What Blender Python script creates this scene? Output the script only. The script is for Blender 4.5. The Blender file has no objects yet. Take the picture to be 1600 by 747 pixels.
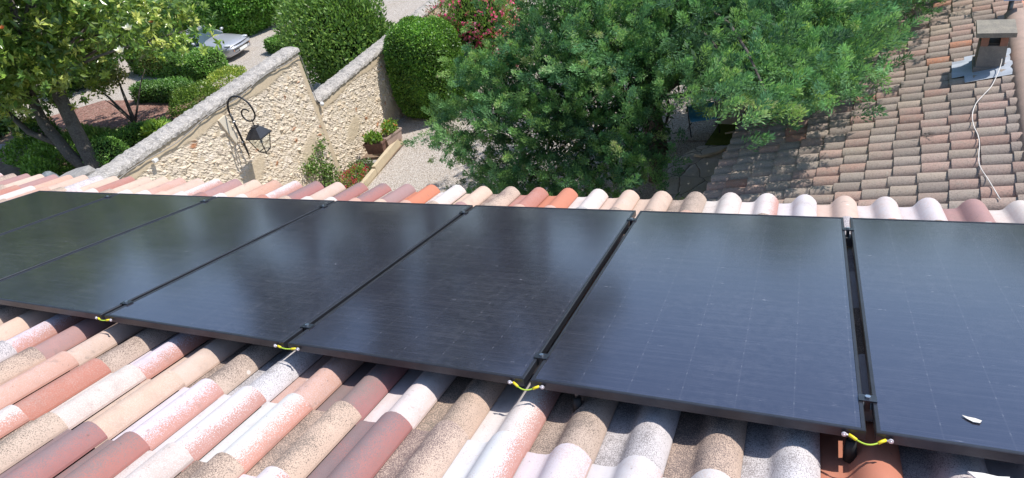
import bpy, math, random
import numpy as np
from mathutils import Vector, Matrix
R = math.radians
rng = np.random.default_rng(11)
scene = bpy.context.scene
COL = scene.collection

# ---------------------------------------------------------------- camera, sky, sun, exposure
CAM = Vector((6.1191, -1.4663, 1.6921))
cam = bpy.data.cameras.new('camera'); cam_o = bpy.data.objects.new('camera', cam); COL.objects.link(cam_o)
cam.sensor_width = 36.0; cam.lens = 36.0 * 1059.5 / 1600.0; cam.clip_start = 0.05; cam.clip_end = 3000
RM = [[0.9207112, -0.0544922, 0.3864215], [0.3444218, 0.579026, -0.7389875], [-0.183479, 0.813486, 0.551884]]
cam_o.matrix_world = Matrix.Translation(CAM) @ Matrix(RM).to_4x4()
scene.camera = cam_o
SUN = Vector((0.50, 0.30, 0.968)).normalized()
world = bpy.data.worlds.new('World'); scene.world = world; world.use_nodes = True
nt = world.node_tree; nt.nodes.clear()
wo = nt.nodes.new('ShaderNodeOutputWorld'); bg = nt.nodes.new('ShaderNodeBackground'); sk = nt.nodes.new('ShaderNodeTexSky')
sk.sky_type = 'NISHITA'; sk.sun_disc = False; sk.sun_elevation = math.asin(SUN.z); sk.sun_rotation = math.atan2(SUN.x, SUN.y)
sk.dust_density = 0.4; sk.ozone_density = 1.3; sk.altitude = 100
bg.inputs['Strength'].default_value = 0.15
nt.links.new(sk.outputs[0], bg.inputs[0]); nt.links.new(bg.outputs[0], wo.inputs[0])
sl = bpy.data.lights.new('sun', 'SUN'); sl.energy = 3.95; sl.angle = R(0.5); sl.color = (1.0, 0.955, 0.89)
so = bpy.data.objects.new('sun', sl); COL.objects.link(so); so.rotation_euler = (-SUN).to_track_quat('-Z', 'Y').to_euler(); so.location = (0, 0, 30)
scene.view_settings.view_transform = 'Standard'; scene.view_settings.look = 'None'
scene.view_settings.exposure = 0.45; scene.view_settings.gamma = 1.0; scene.view_settings.use_curve_mapping = False
try:
    scene.cycles.use_denoising = True; scene.cycles.max_bounces = 8; scene.cycles.transparent_max_bounces = 8
except Exception: pass

GZ = -5.808                      # ground level
A = R(14.5); CA, SA = math.cos(A), math.sin(A)
def PW(u, v, n):                 # roof-plane coordinates -> world
    return (u, v * CA + n * SA, -v * SA + n * CA)

# ---------------------------------------------------------------- helpers
def tag(o, label=None, cat=None, group=None, kind=None):
    if label: o['label'] = label
    if cat: o['category'] = cat
    if group: o['group'] = group
    if kind: o['kind'] = kind
    return o
def thing(name, loc, label, cat, group=None):
    o = bpy.data.objects.new(name, None); COL.objects.link(o); o.location = loc; o.empty_display_size = .1
    return tag(o, label, cat, group)
def wloc(o):
    v = Vector((0, 0, 0))
    while o is not None: v += o.location; o = o.parent
    return v
class MB:                        # mesh builder in world coordinates
    def __init__(s): s.v = []; s.f = []; s.c = []; s.m = []; s.sm = []
    def add(s, V, F, mi=0, smooth=False):
        b = len(s.v); s.v += [tuple(x) for x in V]
        for f in F: s.f.append(tuple(b + i for i in f)); s.m.append(mi); s.sm.append(smooth)
        return b
    def box(s, c, d, rz=0, mi=0, M=None, taper=1.0):
        V = []
        for z in (-.5, .5):
            k = taper if z > 0 else 1
            for x, y in ((-.5, -.5), (.5, -.5), (.5, .5), (-.5, .5)):
                V.append(Vector((x * d[0] * k, y * d[1] * k, z * d[2])))
        if M is None: M = Matrix.Rotation(rz, 3, 'Z')
        V = [M @ p + Vector(c) for p in V]
        s.add(V, [(0, 3, 2, 1), (4, 5, 6, 7), (0, 1, 5, 4), (1, 2, 6, 5), (2, 3, 7, 6), (3, 0, 4, 7)], mi)
    def tube(s, pts, r, n=8, mi=0, cap=True, smooth=True):
        pts = [Vector(p) for p in pts]; m = len(pts)
        rr = r if hasattr(r, '__len__') else [r] * m
        V = []; up = None
        for i, p in enumerate(pts):
            t = (pts[min(i + 1, m - 1)] - pts[max(i - 1, 0)]).normalized()
            if up is None:
                up = t.orthogonal().normalized()
            up = (up - t * up.dot(t))
            if up.length < 1e-5: up = t.orthogonal()
            up.normalize(); sd = t.cross(up)
            for k in range(n):
                a = 2 * math.pi * k / n; V.append(p + (up * math.cos(a) + sd * math.sin(a)) * rr[i])
        F = [(i * n + k, i * n + (k + 1) % n, (i + 1) * n + (k + 1) % n, (i + 1) * n + k) for i in range(m - 1) for k in range(n)]
        if cap: F += [tuple(range(n))[::-1], tuple((m - 1) * n + k for k in range(n))]
        s.add(V, F, mi, smooth)
    def sphere(s, c, r, n=12, m=8, mi=0):
        r = r if hasattr(r, '__len__') else (r, r, r); V = []; F = []
        for j in range(m + 1):
            th = math.pi * j / m
            for i in range(n):
                a = 2 * math.pi * i / n
                V.append((c[0] + r[0] * math.sin(th) * math.cos(a), c[1] + r[1] * math.sin(th) * math.sin(a), c[2] + r[2] * math.cos(th)))
        for j in range(m):
            for i in range(n): F.append((j * n + i, (j + 1) * n + i, (j + 1) * n + (i + 1) % n, j * n + (i + 1) % n))
        s.add(V, F, mi, True)
    def build(s, name, mats, parent=None, loc=None):
        org = wloc(parent) if parent is not None else Vector(loc or (0, 0, 0))
        me = bpy.data.meshes.new(name); me.from_pydata([tuple(Vector(v) - org) for v in s.v], [], s.f)
        if not isinstance(mats, (list, tuple)): mats = [mats]
        for m in mats: me.materials.append(m)
        me.polygons.foreach_set('material_index', s.m); me.polygons.foreach_set('use_smooth', s.sm); me.update()
        o = bpy.data.objects.new(name, me); COL.objects.link(o)
        if parent is not None: o.parent = parent
        else: o.location = org
        return o
def npmesh(name, V, F, mat, parent=None, loc=None, attrs=None, uv=None, smooth=False):
    """V (n,3) world, F (m,k) uniform faces, attrs {name:(n,3|4)} per point colours"""
    org = np.array(wloc(parent) if parent is not None else Vector(loc or (0, 0, 0)))
    me = bpy.data.meshes.new(name); n = len(V); m, k = F.shape
    me.vertices.add(n); me.vertices.foreach_set('co', (V - org).astype(np.float32).ravel())
    me.loops.add(m * k); me.loops.foreach_set('vertex_index', F.astype(np.int32).ravel())
    me.polygons.add(m); me.polygons.foreach_set('loop_start', np.arange(0, m * k, k, dtype=np.int32))
    me.polygons.foreach_set('use_smooth', np.full(m, smooth)); me.update(calc_edges=True)
    for nm, a in (attrs or {}).items():
        a = np.asarray(a, np.float32)
        if a.shape[1] == 3: a = np.concatenate([a, np.ones((n, 1), np.float32)], 1)
        at = me.attributes.new(nm, 'FLOAT_COLOR', 'POINT'); at.data.foreach_set('color', a.ravel())
    if uv is not None:
        ul = me.uv_layers.new(name='UVMap'); ul.data.foreach_set('uv', uv[F.ravel()].astype(np.float32).ravel())
    if not isinstance(mat, (list, tuple)): mat = [mat]
    for q in mat: me.materials.append(q)
    o = bpy.data.objects.new(name, me); COL.objects.link(o)
    if parent is not None: o.parent = parent
    else: o.location = Vector(org)
    return o

# ---------------------------------------------------------------- materials
class NT:
    def __init__(s, name):
        s.m = bpy.data.materials.new(name); s.m.use_nodes = True; s.t = s.m.node_tree; s.t.nodes.clear()
        s.out = s.n('ShaderNodeOutputMaterial')
    def n(s, typ, **kw):
        x = s.t.nodes.new(typ)
        for k, v in kw.items():
            if k.startswith('i_'): x.inputs[k[2:].replace('_', ' ')].default_value = v
            else: setattr(x, k, v)
        return x
    def l(s, a, b): s.t.links.new(a, b)
    def math(s, op, a, b=None, c=None, clamp=False):
        x = s.n('ShaderNodeMath', operation=op, use_clamp=clamp)
        for i, q in enumerate((a, b, c)):
            if q is None: continue
            if hasattr(q, 'is_linked'): s.l(q, x.inputs[i])
            else: x.inputs[i].default_value = q
        return x.outputs[0]
    def mix(s, fac, a, b, mode='MIX'):
        x = s.n('ShaderNodeMix', data_type='RGBA', blend_type=mode)
        for sock, q in ((x.inputs[0], fac), (x.inputs[6], a), (x.inputs[7], b)):
            if hasattr(q, 'is_linked'): s.l(q, sock)
            elif isinstance(q, (int, float)): sock.default_value = q
            else: sock.default_value = (*q[:3], 1)
        return x.outputs[2]
    def noise(s, scale, detail=3, rough=.55, co=None, dim='3D', out=0):
        x = s.n('ShaderNodeTexNoise', noise_dimensions=dim); x.inputs['Scale'].default_value = scale; x.inputs['Detail'].default_value = detail; x.inputs['Roughness'].default_value = rough
        if co is not None: s.l(co, x.inputs['Vector'])
        return x.outputs[out]
    def vor(s, scale, co=None, feature='F1', out='Distance', rnd=1):
        x = s.n('ShaderNodeTexVoronoi', feature=feature); x.inputs['Scale'].default_value = scale; x.inputs['Randomness'].default_value = rnd
        if co is not None: s.l(co, x.inputs['Vector'])
        return x.outputs[out]
    def ramp(s, f, stops, interp='LINEAR'):
        x = s.n('ShaderNodeValToRGB'); cr = x.color_ramp; cr.interpolation = interp
        while len(cr.elements) < len(stops): cr.elements.new(.5)
        for e, (p, c) in zip(cr.elements, stops):
            e.position = p; e.color = (*c, 1) if len(c) == 3 else c
        s.l(f, x.inputs[0]); return x.outputs[0]
    def smooth(s, v, a, b):
        x = s.n('ShaderNodeMapRange', interpolation_type='SMOOTHSTEP')
        s.l(v, x.inputs[0]); x.inputs[1].default_value = a; x.inputs[2].default_value = b; return x.outputs[0]
    def obj(s): return s.n('ShaderNodeTexCoord').outputs['Object']
    def bump(s, h, strength=.3, dist=.01):
        x = s.n('ShaderNodeBump'); x.inputs['Strength'].default_value = strength; x.inputs['Distance'].default_value = dist; s.l(h, x.inputs['Height']); return x.outputs[0]
    def pbr(s, col, rough=.8, metal=0., normal=None, spec=None, ior=None, **kw):
        b = s.n('ShaderNodeBsdfPrincipled')
        for sock, q in (('Base Color', col), ('Roughness', rough), ('Metallic', metal)):
            if hasattr(q, 'is_linked'): s.l(q, b.inputs[sock])
            elif isinstance(q, (int, float)): b.inputs[sock].default_value = q
            else: b.inputs[sock].default_value = (*q[:3], 1)
        if normal is not None: s.l(normal, b.inputs['Normal'])
        if spec is not None: b.inputs['Specular IOR Level'].default_value = spec
        if ior is not None: b.inputs['IOR'].default_value = ior
        for k, v in kw.items(): b.inputs[k.replace('_', ' ')].default_value = v
        s.l(b.outputs[0], s.out.inputs[0]); s.b = b; return s.m
def plain(name, col, rough=.6, metal=0., var=.12, scale=6., **kw):
    t = NT(name); co = t.obj(); f = t.noise(scale, 4, .6, co)
    c = t.mix(t.smooth(f, .3, .7), [x * (1 - var) for x in col], [min(1, x * (1 + var)) for x in col])
    return t.pbr(c, rough, metal, t.bump(f, .08, .01), **kw)
def attr(t, name):
    a = t.n('ShaderNodeAttribute', attribute_name=name); return a
def leafmat(name, rough=.5, trans=.3, spec=.4):
    t = NT(name); a = attr(t, 'col').outputs['Color']
    b = t.n('ShaderNodeBsdfPrincipled'); t.l(a, b.inputs['Base Color']); b.inputs['Roughness'].default_value = rough; b.inputs['Specular IOR Level'].default_value = spec
    tr = t.n('ShaderNodeBsdfTranslucent'); c2 = t.mix(1.0, a, (1.25, 1.3, .75), 'MULTIPLY'); t.l(c2, tr.inputs[0])
    mx = t.n('ShaderNodeMixShader'); mx.inputs[0].default_value = trans; t.l(b.outputs[0], mx.inputs[1]); t.l(tr.outputs[0], mx.inputs[2]); t.l(mx.outputs[0], t.out.inputs[0])
    return t.m

# new terracotta tiles: body colour + sprayed slip, both per tile
def tile_mat():
    t = NT('terracotta_slip'); co = t.obj()
    base = attr(t, 'body').outputs['Color']; slip = attr(t, 'slip').outputs['Color']
    par = t.n('ShaderNodeSeparateColor'); t.l(attr(t, 'par').outputs['Color'], par.inputs[0])
    uv = t.n('ShaderNodeSeparateXYZ'); t.l(t.n('ShaderNodeUVMap').outputs[0], uv.inputs[0])
    covr, edge, grain = par.outputs[0], par.outputs[1], par.outputs[2]
    s_ = uv.outputs[0]
    # coverage falls off over the right flank of the barrel
    fall = t.math('SUBTRACT', 1.0, t.math('MULTIPLY', edge, t.smooth(s_, .56, .96)))
    big = t.noise(9, 3, .6, co); cl = t.math('ADD', t.math('MULTIPLY_ADD', t.math('SUBTRACT', big, .5), 1.2, covr), t.math('MULTIPLY', t.math('SUBTRACT', .5, s_), .16))
    cv = t.math('MULTIPLY', cl, fall)
    cmb = t.n('ShaderNodeMapping'); t.l(co, cmb.inputs[0]); cmb.inputs['Scale'].default_value = (1, .62, .62)
    g1 = t.noise(330, 2, .6, cmb.outputs[0]); g2 = t.noise(700, 1, .5, cmb.outputs[0])
    g = t.math('ADD', t.math('MULTIPLY', g1, .65), t.math('MULTIPLY', g2, .35))
    gn = t.smooth(g, .32, .68)                        # 0..1 speckle field
    thr = t.math('SUBTRACT', 1.0, cv)
    hard = t.math('MULTIPLY_ADD', t.math('SUBTRACT', gn, thr), 3.0, .5, clamp=True)
    soft = t.math('MULTIPLY_ADD', t.math('SUBTRACT', gn, thr), .9, .5, clamp=True)
    fac = t.math('ADD', t.math('MULTIPLY', hard, grain), t.math('MULTIPLY', soft, t.math('SUBTRACT', 1.0, grain)))
    c = t.mix(fac, base, slip)
    w = t.smooth(t.noise(5.5, 5, .7, co), .52, .78); c = t.mix(t.math('MULTIPLY', w, .38), c, (.26, .215, .19)); c = t.mix(1., c, (.88, .88, .90), 'MULTIPLY')
    w2 = t.smooth(t.noise(30, 3, .6, co), .3, .75); c = t.mix(t.math('MULTIPLY', w2, .14), c, t.mix(1., c, (.72, .66, .62), 'MULTIPLY'))
    ws = t.math('MULTIPLY', t.smooth(t.vor(6.5, co), .075, .05), t.math('GREATER_THAN', t.noise(2.3, 2, .5, co), .55)); c = t.mix(t.math('MULTIPLY', ws, .55), c, (.70, .67, .63))
    sc_ = t.math('MULTIPLY', t.smooth(t.noise(26, 3, .6, co), .60, .70), t.smooth(t.noise(4.1, 2, .5, co), .5, .65)); c = t.mix(t.math('MULTIPLY', sc_, .4), c, (.20, .165, .15))
    d1 = t.smooth(t.noise(60, 2, .5, co), .73, .76); c = t.mix(t.math('MULTIPLY', d1, .5), c, (.12, .10, .09))
    return t.pbr(c, .85, 0, t.bump(g, .12, .002), spec=.25)
M_TILE = tile_mat()
def old_tile_mat():
    t = NT('old_weathered_tile'); co = t.obj(); base = attr(t, 'body').outputs['Color']
    n1 = t.noise(7, 5, .7, co); c = t.mix(t.math('MULTIPLY', t.smooth(n1, .42, .75), .55), base, (.37, .325, .275))
    n2 = t.noise(60, 4, .7, co); c = t.mix(t.math('MULTIPLY', t.smooth(n2, .46, .68), .55), c, (.15, .13, .115))
    n3 = t.noise(22, 3, .6, co); c = t.mix(t.math('MULTIPLY', t.smooth(n3, .62, .74), .55), c, (.45, .43, .37))
    return t.pbr(c, .92, 0, t.bump(n2, .7, .008), spec=.15)
M_OLD = old_tile_mat()

def glass_mat():
    t = NT('black_cell_glass'); co = t.obj(); sx = t.n('ShaderNodeSeparateXYZ'); t.l(t.n('ShaderNodeUVMap').outputs[0], sx.inputs[0])
    u, v = sx.outputs[0], sx.outputs[1]
    def line(x, period, w):
        f = t.math('FRACT', t.math('DIVIDE', x, period)); d = t.math('ABSOLUTE', t.math('SUBTRACT', f, .5))
        return t.math('GREATER_THAN', d, .5 - w / period / 2)
    cell = t.math('MAXIMUM', line(u, .1698, .0022), line(v, .086, .0014))
    mid = t.math('LESS_THAN', t.math('ABSOLUTE', t.math('SUBTRACT', v, .88)), .006)
    bus = line(v, .0095, .0012)
    dots = t.math('MULTIPLY', line(u, .1698, .004), line(v, .086, .012))
    dirt = t.noise(2.2, 5, .65, co); fine = t.noise(34, 4, .7, co)
    c = t.mix(t.math('MULTIPLY', t.math('MULTIPLY', bus, t.smooth(fine, .3, .7)), .55), (.014, .0135, .022), (.06, .06, .085))
    mpb = t.n('ShaderNodeMapping'); t.l(co, mpb.inputs[0]); mpb.inputs['Scale'].default_value = (2.5, 130, 130)
    st = t.noise(1.0, 4, .7, mpb.outputs[0]); c = t.mix(t.math('MULTIPLY', t.smooth(st, .42, .72), .28), c, (.075, .073, .092))
    c = t.mix(t.math('MULTIPLY', line(u, .1698, .0035), .18), c, (.085, .085, .10)); c = t.mix(t.math('MULTIPLY', line(v, .086, .002), .15), c, (.07, .07, .09))
    c = t.mix(t.math('MULTIPLY', mid, .35), c, (.03, .032, .04))
    c = t.mix(t.math('MULTIPLY', dots, .2), c, (.20, .20, .22))
    dust = t.math('MULTIPLY', t.smooth(dirt, .35, .8), t.smooth(fine, .3, .8))
    c = t.mix(t.math('MULTIPLY_ADD', dust, .12, .03), c, (.24, .235, .25))
    spot = t.smooth(t.vor(4.5, co), .035, .02); sp2 = t.math('GREATER_THAN', t.noise(3.1, 2, .5, co), .54)
    c = t.mix(t.math('MULTIPLY', t.math('MULTIPLY', spot, sp2), .6), c, (.42, .42, .40))
    mp = t.n('ShaderNodeMapping'); t.l(co, mp.inputs[0]); mp.inputs['Rotation'].default_value = (0, 0, .4); mp.inputs['Scale'].default_value = (2.2, 9, 9)
    scr = t.math('MULTIPLY', t.smooth(t.noise(5, 4, .6, mp.outputs[0]), .66, .74), t.smooth(fine, .45, .7)); c = t.mix(t.math('MULTIPLY', scr, .28), c, (.5, .5, .52))
    r = t.math('MULTIPLY_ADD', dirt, .08, .10)
    m = t.pbr(c, r, 0, t.bump(t.noise(1.3, 2, .5, co), .02, .05), ior=2.2, Specular_Tint=(.74, .77, .97, 1)); return m
M_GLASS = glass_mat()
M_FRAME = plain('black_anodised_frame', (.05, .052, .062), .34, .6, .1, 20)
M_CLAMP = plain('dark_clamp_metal', (.10, .105, .115), .35, .9, .1, 40)
M_BOLT = plain('bolt_steel', (.55, .56, .58), .3, 1., .05, 80)
M_RAIL = plain('rail_aluminium', (.16, .16, .17), .5, .8, .1, 10)
M_YEL = plain('yellow_sleeve', (.80, .66, .02), .45, 0, .05)
M_YG = plain('yellow_green_wire', (.42, .60, .05), .45, 0, .1, 30)
M_RING = plain('ring_terminal_metal', (.72, .68, .70), .35, .5, .1, 40)
M_BLK = plain('black_rubber', (.012, .012, .012), .6)
def stonewall_mat():
    t = NT('rubble_limestone'); co = t.obj(); base = attr(t, 'col').outputs['Color']
    n = t.noise(14, 5, .7, co); c = t.mix(t.math('MULTIPLY', t.smooth(n, .5, .8), .35), base, (.40, .31, .21))
    n2 = t.noise(70, 4, .7, co); c = t.mix(t.math('MULTIPLY', t.smooth(n2, .55, .75), .25), c, (.32, .26, .19))
    return t.pbr(c, .95, 0, t.bump(n2, .4, .006), spec=.1)
M_WALL = stonewall_mat()
def rough_mat(name, c1, c2, c3, s1=6, s2=45, bump=.4, f2=.5, d=.01):
    t = NT(name); co = t.obj(); n = t.noise(s1, 6, .7, co); n2 = t.noise(s2, 4, .75, co)
    c = t.mix(t.smooth(n, .35, .68), c1, c2); c = t.mix(t.math('MULTIPLY', t.smooth(n2, .48, .62), f2), c, c3)
    return t.pbr(c, .95, 0, t.bump(n2, bump, d), spec=.1)
M_CAP = rough_mat('lichened_concrete_coping', (.42, .385, .35), (.26, .24, .22), (.62, .58, .53), 5, 30, .6, .75, .02)
M_BOULD = rough_mat('grey_rough_stone', (.33, .31, .29), (.24, .225, .21), (.46, .44, .41), 7, 60, .5, .6, .01)
M_RENDER = rough_mat('cream_lime_render', (.62, .52, .38), (.55, .46, .33), (.45, .38, .28), 4, 60, .25, .3, .004)
M_EDGE = rough_mat('yellowish_edging_stone', (.58, .48, .33), (.50, .42, .30), (.36, .30, .22), 5, 50, .3, .35, .005)
M_MORT = rough_mat('grey_mortar', (.30, .28, .26), (.22, .21, .20), (.40, .38, .35), 8, 50, .4, .4, .006)
M_CHIM = rough_mat('sooty_chimney_render', (.27, .23, .20), (.19, .17, .155), (.34, .30, .26), 5, 40, .4, .4, .006)
M_CHCAP = rough_mat('lichened_chimney_slab', (.24, .22, .19), (.31, .28, .23), (.13, .125, .11), 8, 60, .5, .5, .006)
M_BRICK = rough_mat('red_chimney_brick', (.36, .17, .12), (.28, .15, .11), (.20, .14, .12), 9, 60, .3, .4, .004)
M_FLASH = rough_mat('grey_painted_flashing', (.42, .46, .52), (.36, .39, .44), (.50, .53, .57), 5, 60, .1, .3, .002)
M_IRON = plain('black_wrought_iron', (.022, .023, .027), .42, .3, .1, 30)
M_WHITE = plain('white_plastic', (.80, .79, .76), .45)
M_CABLE = plain('old_white_cable', (.68, .64, .60), .6)
M_TERRA = plain('terracotta_pot', (.42, .21, .14), .85, 0, .25, 14)
M_DBROWN = plain('dark_brown_trough', (.13, .065, .05), .7, 0, .25, 14)
def gravel_mat(name, cols, sc=55, big=(.9, .86, .80)):
    t = NT(name); co = t.obj(); v = t.vor(sc, co, out='Color'); sep = t.n('ShaderNodeSeparateColor'); t.l(v, sep.inputs[0])
    c = t.ramp(sep.outputs[0], [(i / (len(cols) - 1), k) for i, k in enumerate(cols)])
    d = t.vor(sc, co); c = t.mix(t.math('MULTIPLY', t.smooth(d, .42, .75), .6), c, (.16, .13, .10))
    n = t.noise(.9, 6, .65, co); c = t.mix(t.math('MULTIPLY', t.smooth(n, .45, .72), .35), c, t.mix(1., c, big, 'MULTIPLY'))
    n3 = t.noise(9, 4, .7, co); c = t.mix(t.math('MULTIPLY', t.smooth(n3, .5, .75), .22), c, (.30, .24, .18))
    return t.pbr(c, .95, 0, t.bump(t.math('SUBTRACT', 1., d), .9, .02), spec=.1)
M_GRAVEL = gravel_mat('pale_gravel', [(.36, .31, .27), (.52, .47, .42), (.62, .57, .52), (.44, .37, .31), (.70, .66, .62)], 38, (.85, .80, .72))
M_MULCH = gravel_mat('wood_chip_mulch', [(.16, .08, .065), (.32, .17, .14), (.22, .11, .09), (.42, .26, .22), (.27, .14, .11)], 16, (.7, .65, .6))
M_SOIL = rough_mat('dry_soil', (.20, .14, .10), (.28, .21, .155), (.12, .09, .07), 3, 30, .6, .5, .02)
M_GRASS = rough_mat('dry_meadow', (.13, .15, .05), (.20, .19, .075), (.09, .12, .04), .6, 14, .6, .5, .03)
M_LAWN = rough_mat('lawn_green', (.10, .14, .03), (.15, .18, .05), (.06, .10, .02), 3, 40, .5, .5, .02)
def paving_mat():
    t = NT('crazy_paving'); co = t.obj(); w = t.noise(2.3, 2, .5, co, out=1); mp = t.mix(.12, co, w, 'ADD')
    d = t.vor(1.9, mp, 'DISTANCE_TO_EDGE'); cc = t.n('ShaderNodeSeparateColor'); t.l(t.vor(1.9, mp, out='Color'), cc.inputs[0])
    c = t.mix(cc.outputs[0], (.50, .48, .46), (.66, .62, .57)); n = t.noise(12, 4, .7, co)
    c = t.mix(t.math('MULTIPLY', t.smooth(n, .5, .7), .4), c, (.34, .31, .28))
    c = t.mix(t.math('MULTIPLY', t.smooth(d, .022, .010), .85), c, (.17, .15, .13)); return t.pbr(c, .85, 0, t.bump(t.smooth(d, .0, .05), .6, .02))
M_PAVE = paving_mat()
M_BARK = rough_mat('grey_brown_bark', (.13, .115, .10), (.085, .072, .062), (.21, .19, .165), 5, 26, .8, .5, .03)
L_JUN = leafmat('juniper_foliage', .6, .38, .2)
L_MAG = leafmat('magnolia_leaf', .28, .25, .55)
L_HED = leafmat('hedge_leaf', .42, .3, .4)
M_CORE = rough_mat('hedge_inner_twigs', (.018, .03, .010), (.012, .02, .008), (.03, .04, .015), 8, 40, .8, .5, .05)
L_PET = leafmat('flower_petal', .6, .35, .2)

# ---------------------------------------------------------------- foliage tools
def unit(a): return a / (np.linalg.norm(a, axis=-1, keepdims=True) + 1e-9)
def leaves(P, D, N, L, W, fold=.0):
    D = unit(D); S = unit(np.cross(D, N)); Nn = np.cross(S, D)
    L = np.asarray(L).reshape(-1, 1); W = np.asarray(W).reshape(-1, 1)
    a = P; b = P + D * L * .45 + S * W * .5 + Nn * fold * W; c = P + D * L; d = P + D * L * .45 - S * W * .5 + Nn * fold * W
    V = np.stack([a, b, c, d], 1).reshape(-1, 3); F = np.arange(len(V)).reshape(-1, 4); return V, F
def leaf_obj(name, P, D, N, L, W, C, mat, parent=None, loc=None, fold=.0):
    V, F = leaves(P, D, N, L, W, fold); return npmesh(name, V, F, mat, parent, loc, {'col': np.repeat(C, 4, 0)})
def pick(cols, n, r=rng, jit=.18, gain=1.0):
    cols = np.array(cols); c = cols[r.integers(0, len(cols), n)]; return np.clip(c * gain * (1 + r.normal(0, jit, (n, 1))), .004, .9)
def rdir(n, r=rng): return unit(r.normal(size=(n, 3)))

def clipped(name, surf, n, lsize, cols, label, cat, base, loose=.03, core=None, group=None, up=.25, kind=None):
    """clipped hedge or bush: surf(n)->(points, normals) on its outer surface; leaves cover it"""
    t = thing(name, base, label, cat, group)
    P, N = surf(n); P = P + N * rng.normal(0, loose, (n, 1)) + rng.normal(0, loose * .5, (n, 3))
    # a low-frequency tint so that neighbouring sprigs share a tone
    q = np.sin(P[:, 0] * 5.3 + 1) + np.sin(P[:, 1] * 6.1 + 2) + np.sin(P[:, 2] * 7.7 + P[:, 0] * 3)
    C = pick(cols, n) * (1 + .12 * q[:, None]) * 1.45
    D = unit(N * .6 + rdir(n) * .9 + np.array([0, 0, up])); L = lsize * rng.uniform(.6, 1.35, n)
    leaf_obj('foliage', P, D, unit(N + rdir(n) * .6 + np.array([.15, .1, .3])), L, L * .55, np.clip(C, .005, .9), L_HED, t)
    if core: core(t)
    return t
def box_surf(c, d, rz, wob=.05):
    c = np.array(c); d = np.array(d); Rm = np.array(Matrix.Rotation(rz, 3, 'Z'))
    def f(n):
        ex = 7; p = rng.uniform(-1, 1, (n * 4, 3)); k = rng.integers(0, 3, n * 4)
        w = np.array([d[1] * d[2], d[0] * d[2], d[0] * d[1]]); k = rng.choice(3, n * 4, p=w / w.sum())
        p[np.arange(n * 4), k] = np.sign(p[np.arange(n * 4), k]); keep = ~((k == 2) & (p[:, 2] < 0)); p = p[keep][:n]
        r = (np.abs(p) ** ex).sum(1, keepdims=True) ** (1 / ex); p = p / r
        N = unit(np.sign(p) * np.abs(p) ** (ex - 1) / d * d.max())
        q = p * d / 2; q = q + N * wob * (np.sin(q[:, :1] * 3.1) * .5 + np.sin(q[:, 1:2] * 4.3 + q[:, :1] * 2) * .5)
        return q @ Rm.T + c, N @ Rm.T
    return f
def blob_surf(c, r, lump=.08, ex=2.0, seed=1, zcut=-1.):
    c = np.array(c, float); r = np.array(r, float); rr = np.random.default_rng(seed); K = rr.normal(size=(7, 3)) * 2.4; ph = rr.uniform(0, 6, 7)
    def f(n):
        d = rdir(n * 2); d = d[d[:, 2] > zcut][:n]
        while len(d) < n: d = np.concatenate([d, rdir(n)])[:n]; d[:, 2] = np.abs(d[:, 2])
        s = (np.abs(d) ** ex).sum(1, keepdims=True) ** (-1 / ex)
        k = 1 + lump * np.sin(d @ K.T + ph).sum(1, keepdims=True) / 2
        return c + d * s * r * k, unit(d / r)
    return f
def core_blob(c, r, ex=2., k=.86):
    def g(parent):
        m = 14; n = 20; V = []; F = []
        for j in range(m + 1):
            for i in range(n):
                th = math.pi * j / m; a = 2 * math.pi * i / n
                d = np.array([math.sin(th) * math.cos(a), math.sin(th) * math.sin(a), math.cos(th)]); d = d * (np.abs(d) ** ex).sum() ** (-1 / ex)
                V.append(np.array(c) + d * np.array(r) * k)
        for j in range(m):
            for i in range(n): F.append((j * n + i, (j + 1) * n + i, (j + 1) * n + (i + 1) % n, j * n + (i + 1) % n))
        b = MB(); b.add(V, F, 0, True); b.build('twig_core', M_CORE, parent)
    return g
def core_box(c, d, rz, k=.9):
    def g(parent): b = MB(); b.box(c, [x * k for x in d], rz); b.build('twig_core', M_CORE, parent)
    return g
def parse(s): return np.array([[float(x) for x in p.split(',')] for p in s.split(';')])
# ================================================================ ground and setting
def sheet(name, pts, z, mat, kind='structure', label=None, cat=None):
    b = MB(); b.add([(x, y, z) for x, y in pts], [tuple(range(len(pts)))]); o = b.build(name, mat)
    return tag(o, label or name.replace('_', ' '), cat or name.split('_')[-1], kind=kind)
sheet('ground', [(-900, -700), (900, -700), (900, 900), (-900, 900)], GZ, M_GRASS, label='dry grassy ground stretching away beyond the houses', cat='ground')
sheet('gravel_yard', [(-4.6, -2), (5.2, -2), (5.2, 30), (-4.95, 30), (-4.7, 12)], GZ + .008, M_GRAVEL, label='pale gravel yard between the stone wall and the spreading conifer', cat='yard')
sheet('gravel_drive', [(-44, 4), (-5.0, 4), (-5.3, 48), (-44, 60)], GZ + .004, M_GRAVEL, label='pale gravel drive behind the stone wall', cat='drive')
sheet('garden_soil', [(-27, 8), (-12.6, 8), (-12.0, 12.8), (-12.3, 15.4), (-13.6, 16.9), (-14.4, 17.2), (-17.5, 16.5), (-19, 14.8), (-21.8, 14.9), (-24, 12.6), (-27, 11.5)], GZ + .012, M_SOIL, label='bare brown garden soil around the clipped shrubs', cat='soil')
sheet('mulch_bed', [(-21.5, 14.6), (-20.5, 12.9), (-17.9, 12.75), (-16.2, 12.7), (-15.0, 13.3), (-14.0, 14.2), (-14.2, 15.3), (-15.6, 15.75), (-17.6, 16.1), (-19.8, 16.2)], GZ + .020, M_MULCH, label='reddish wood chip bed around the small shrub', cat='mulch bed')
sheet('stone_patio', [(3.45, 5.5), (6.2, 5.5), (6.4, 12.45), (4.0, 12.45), (3.45, 11.7)], GZ + .030, M_PAVE, label='crazy paved patio between the conifer and the old tiled roof', cat='patio')
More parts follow.
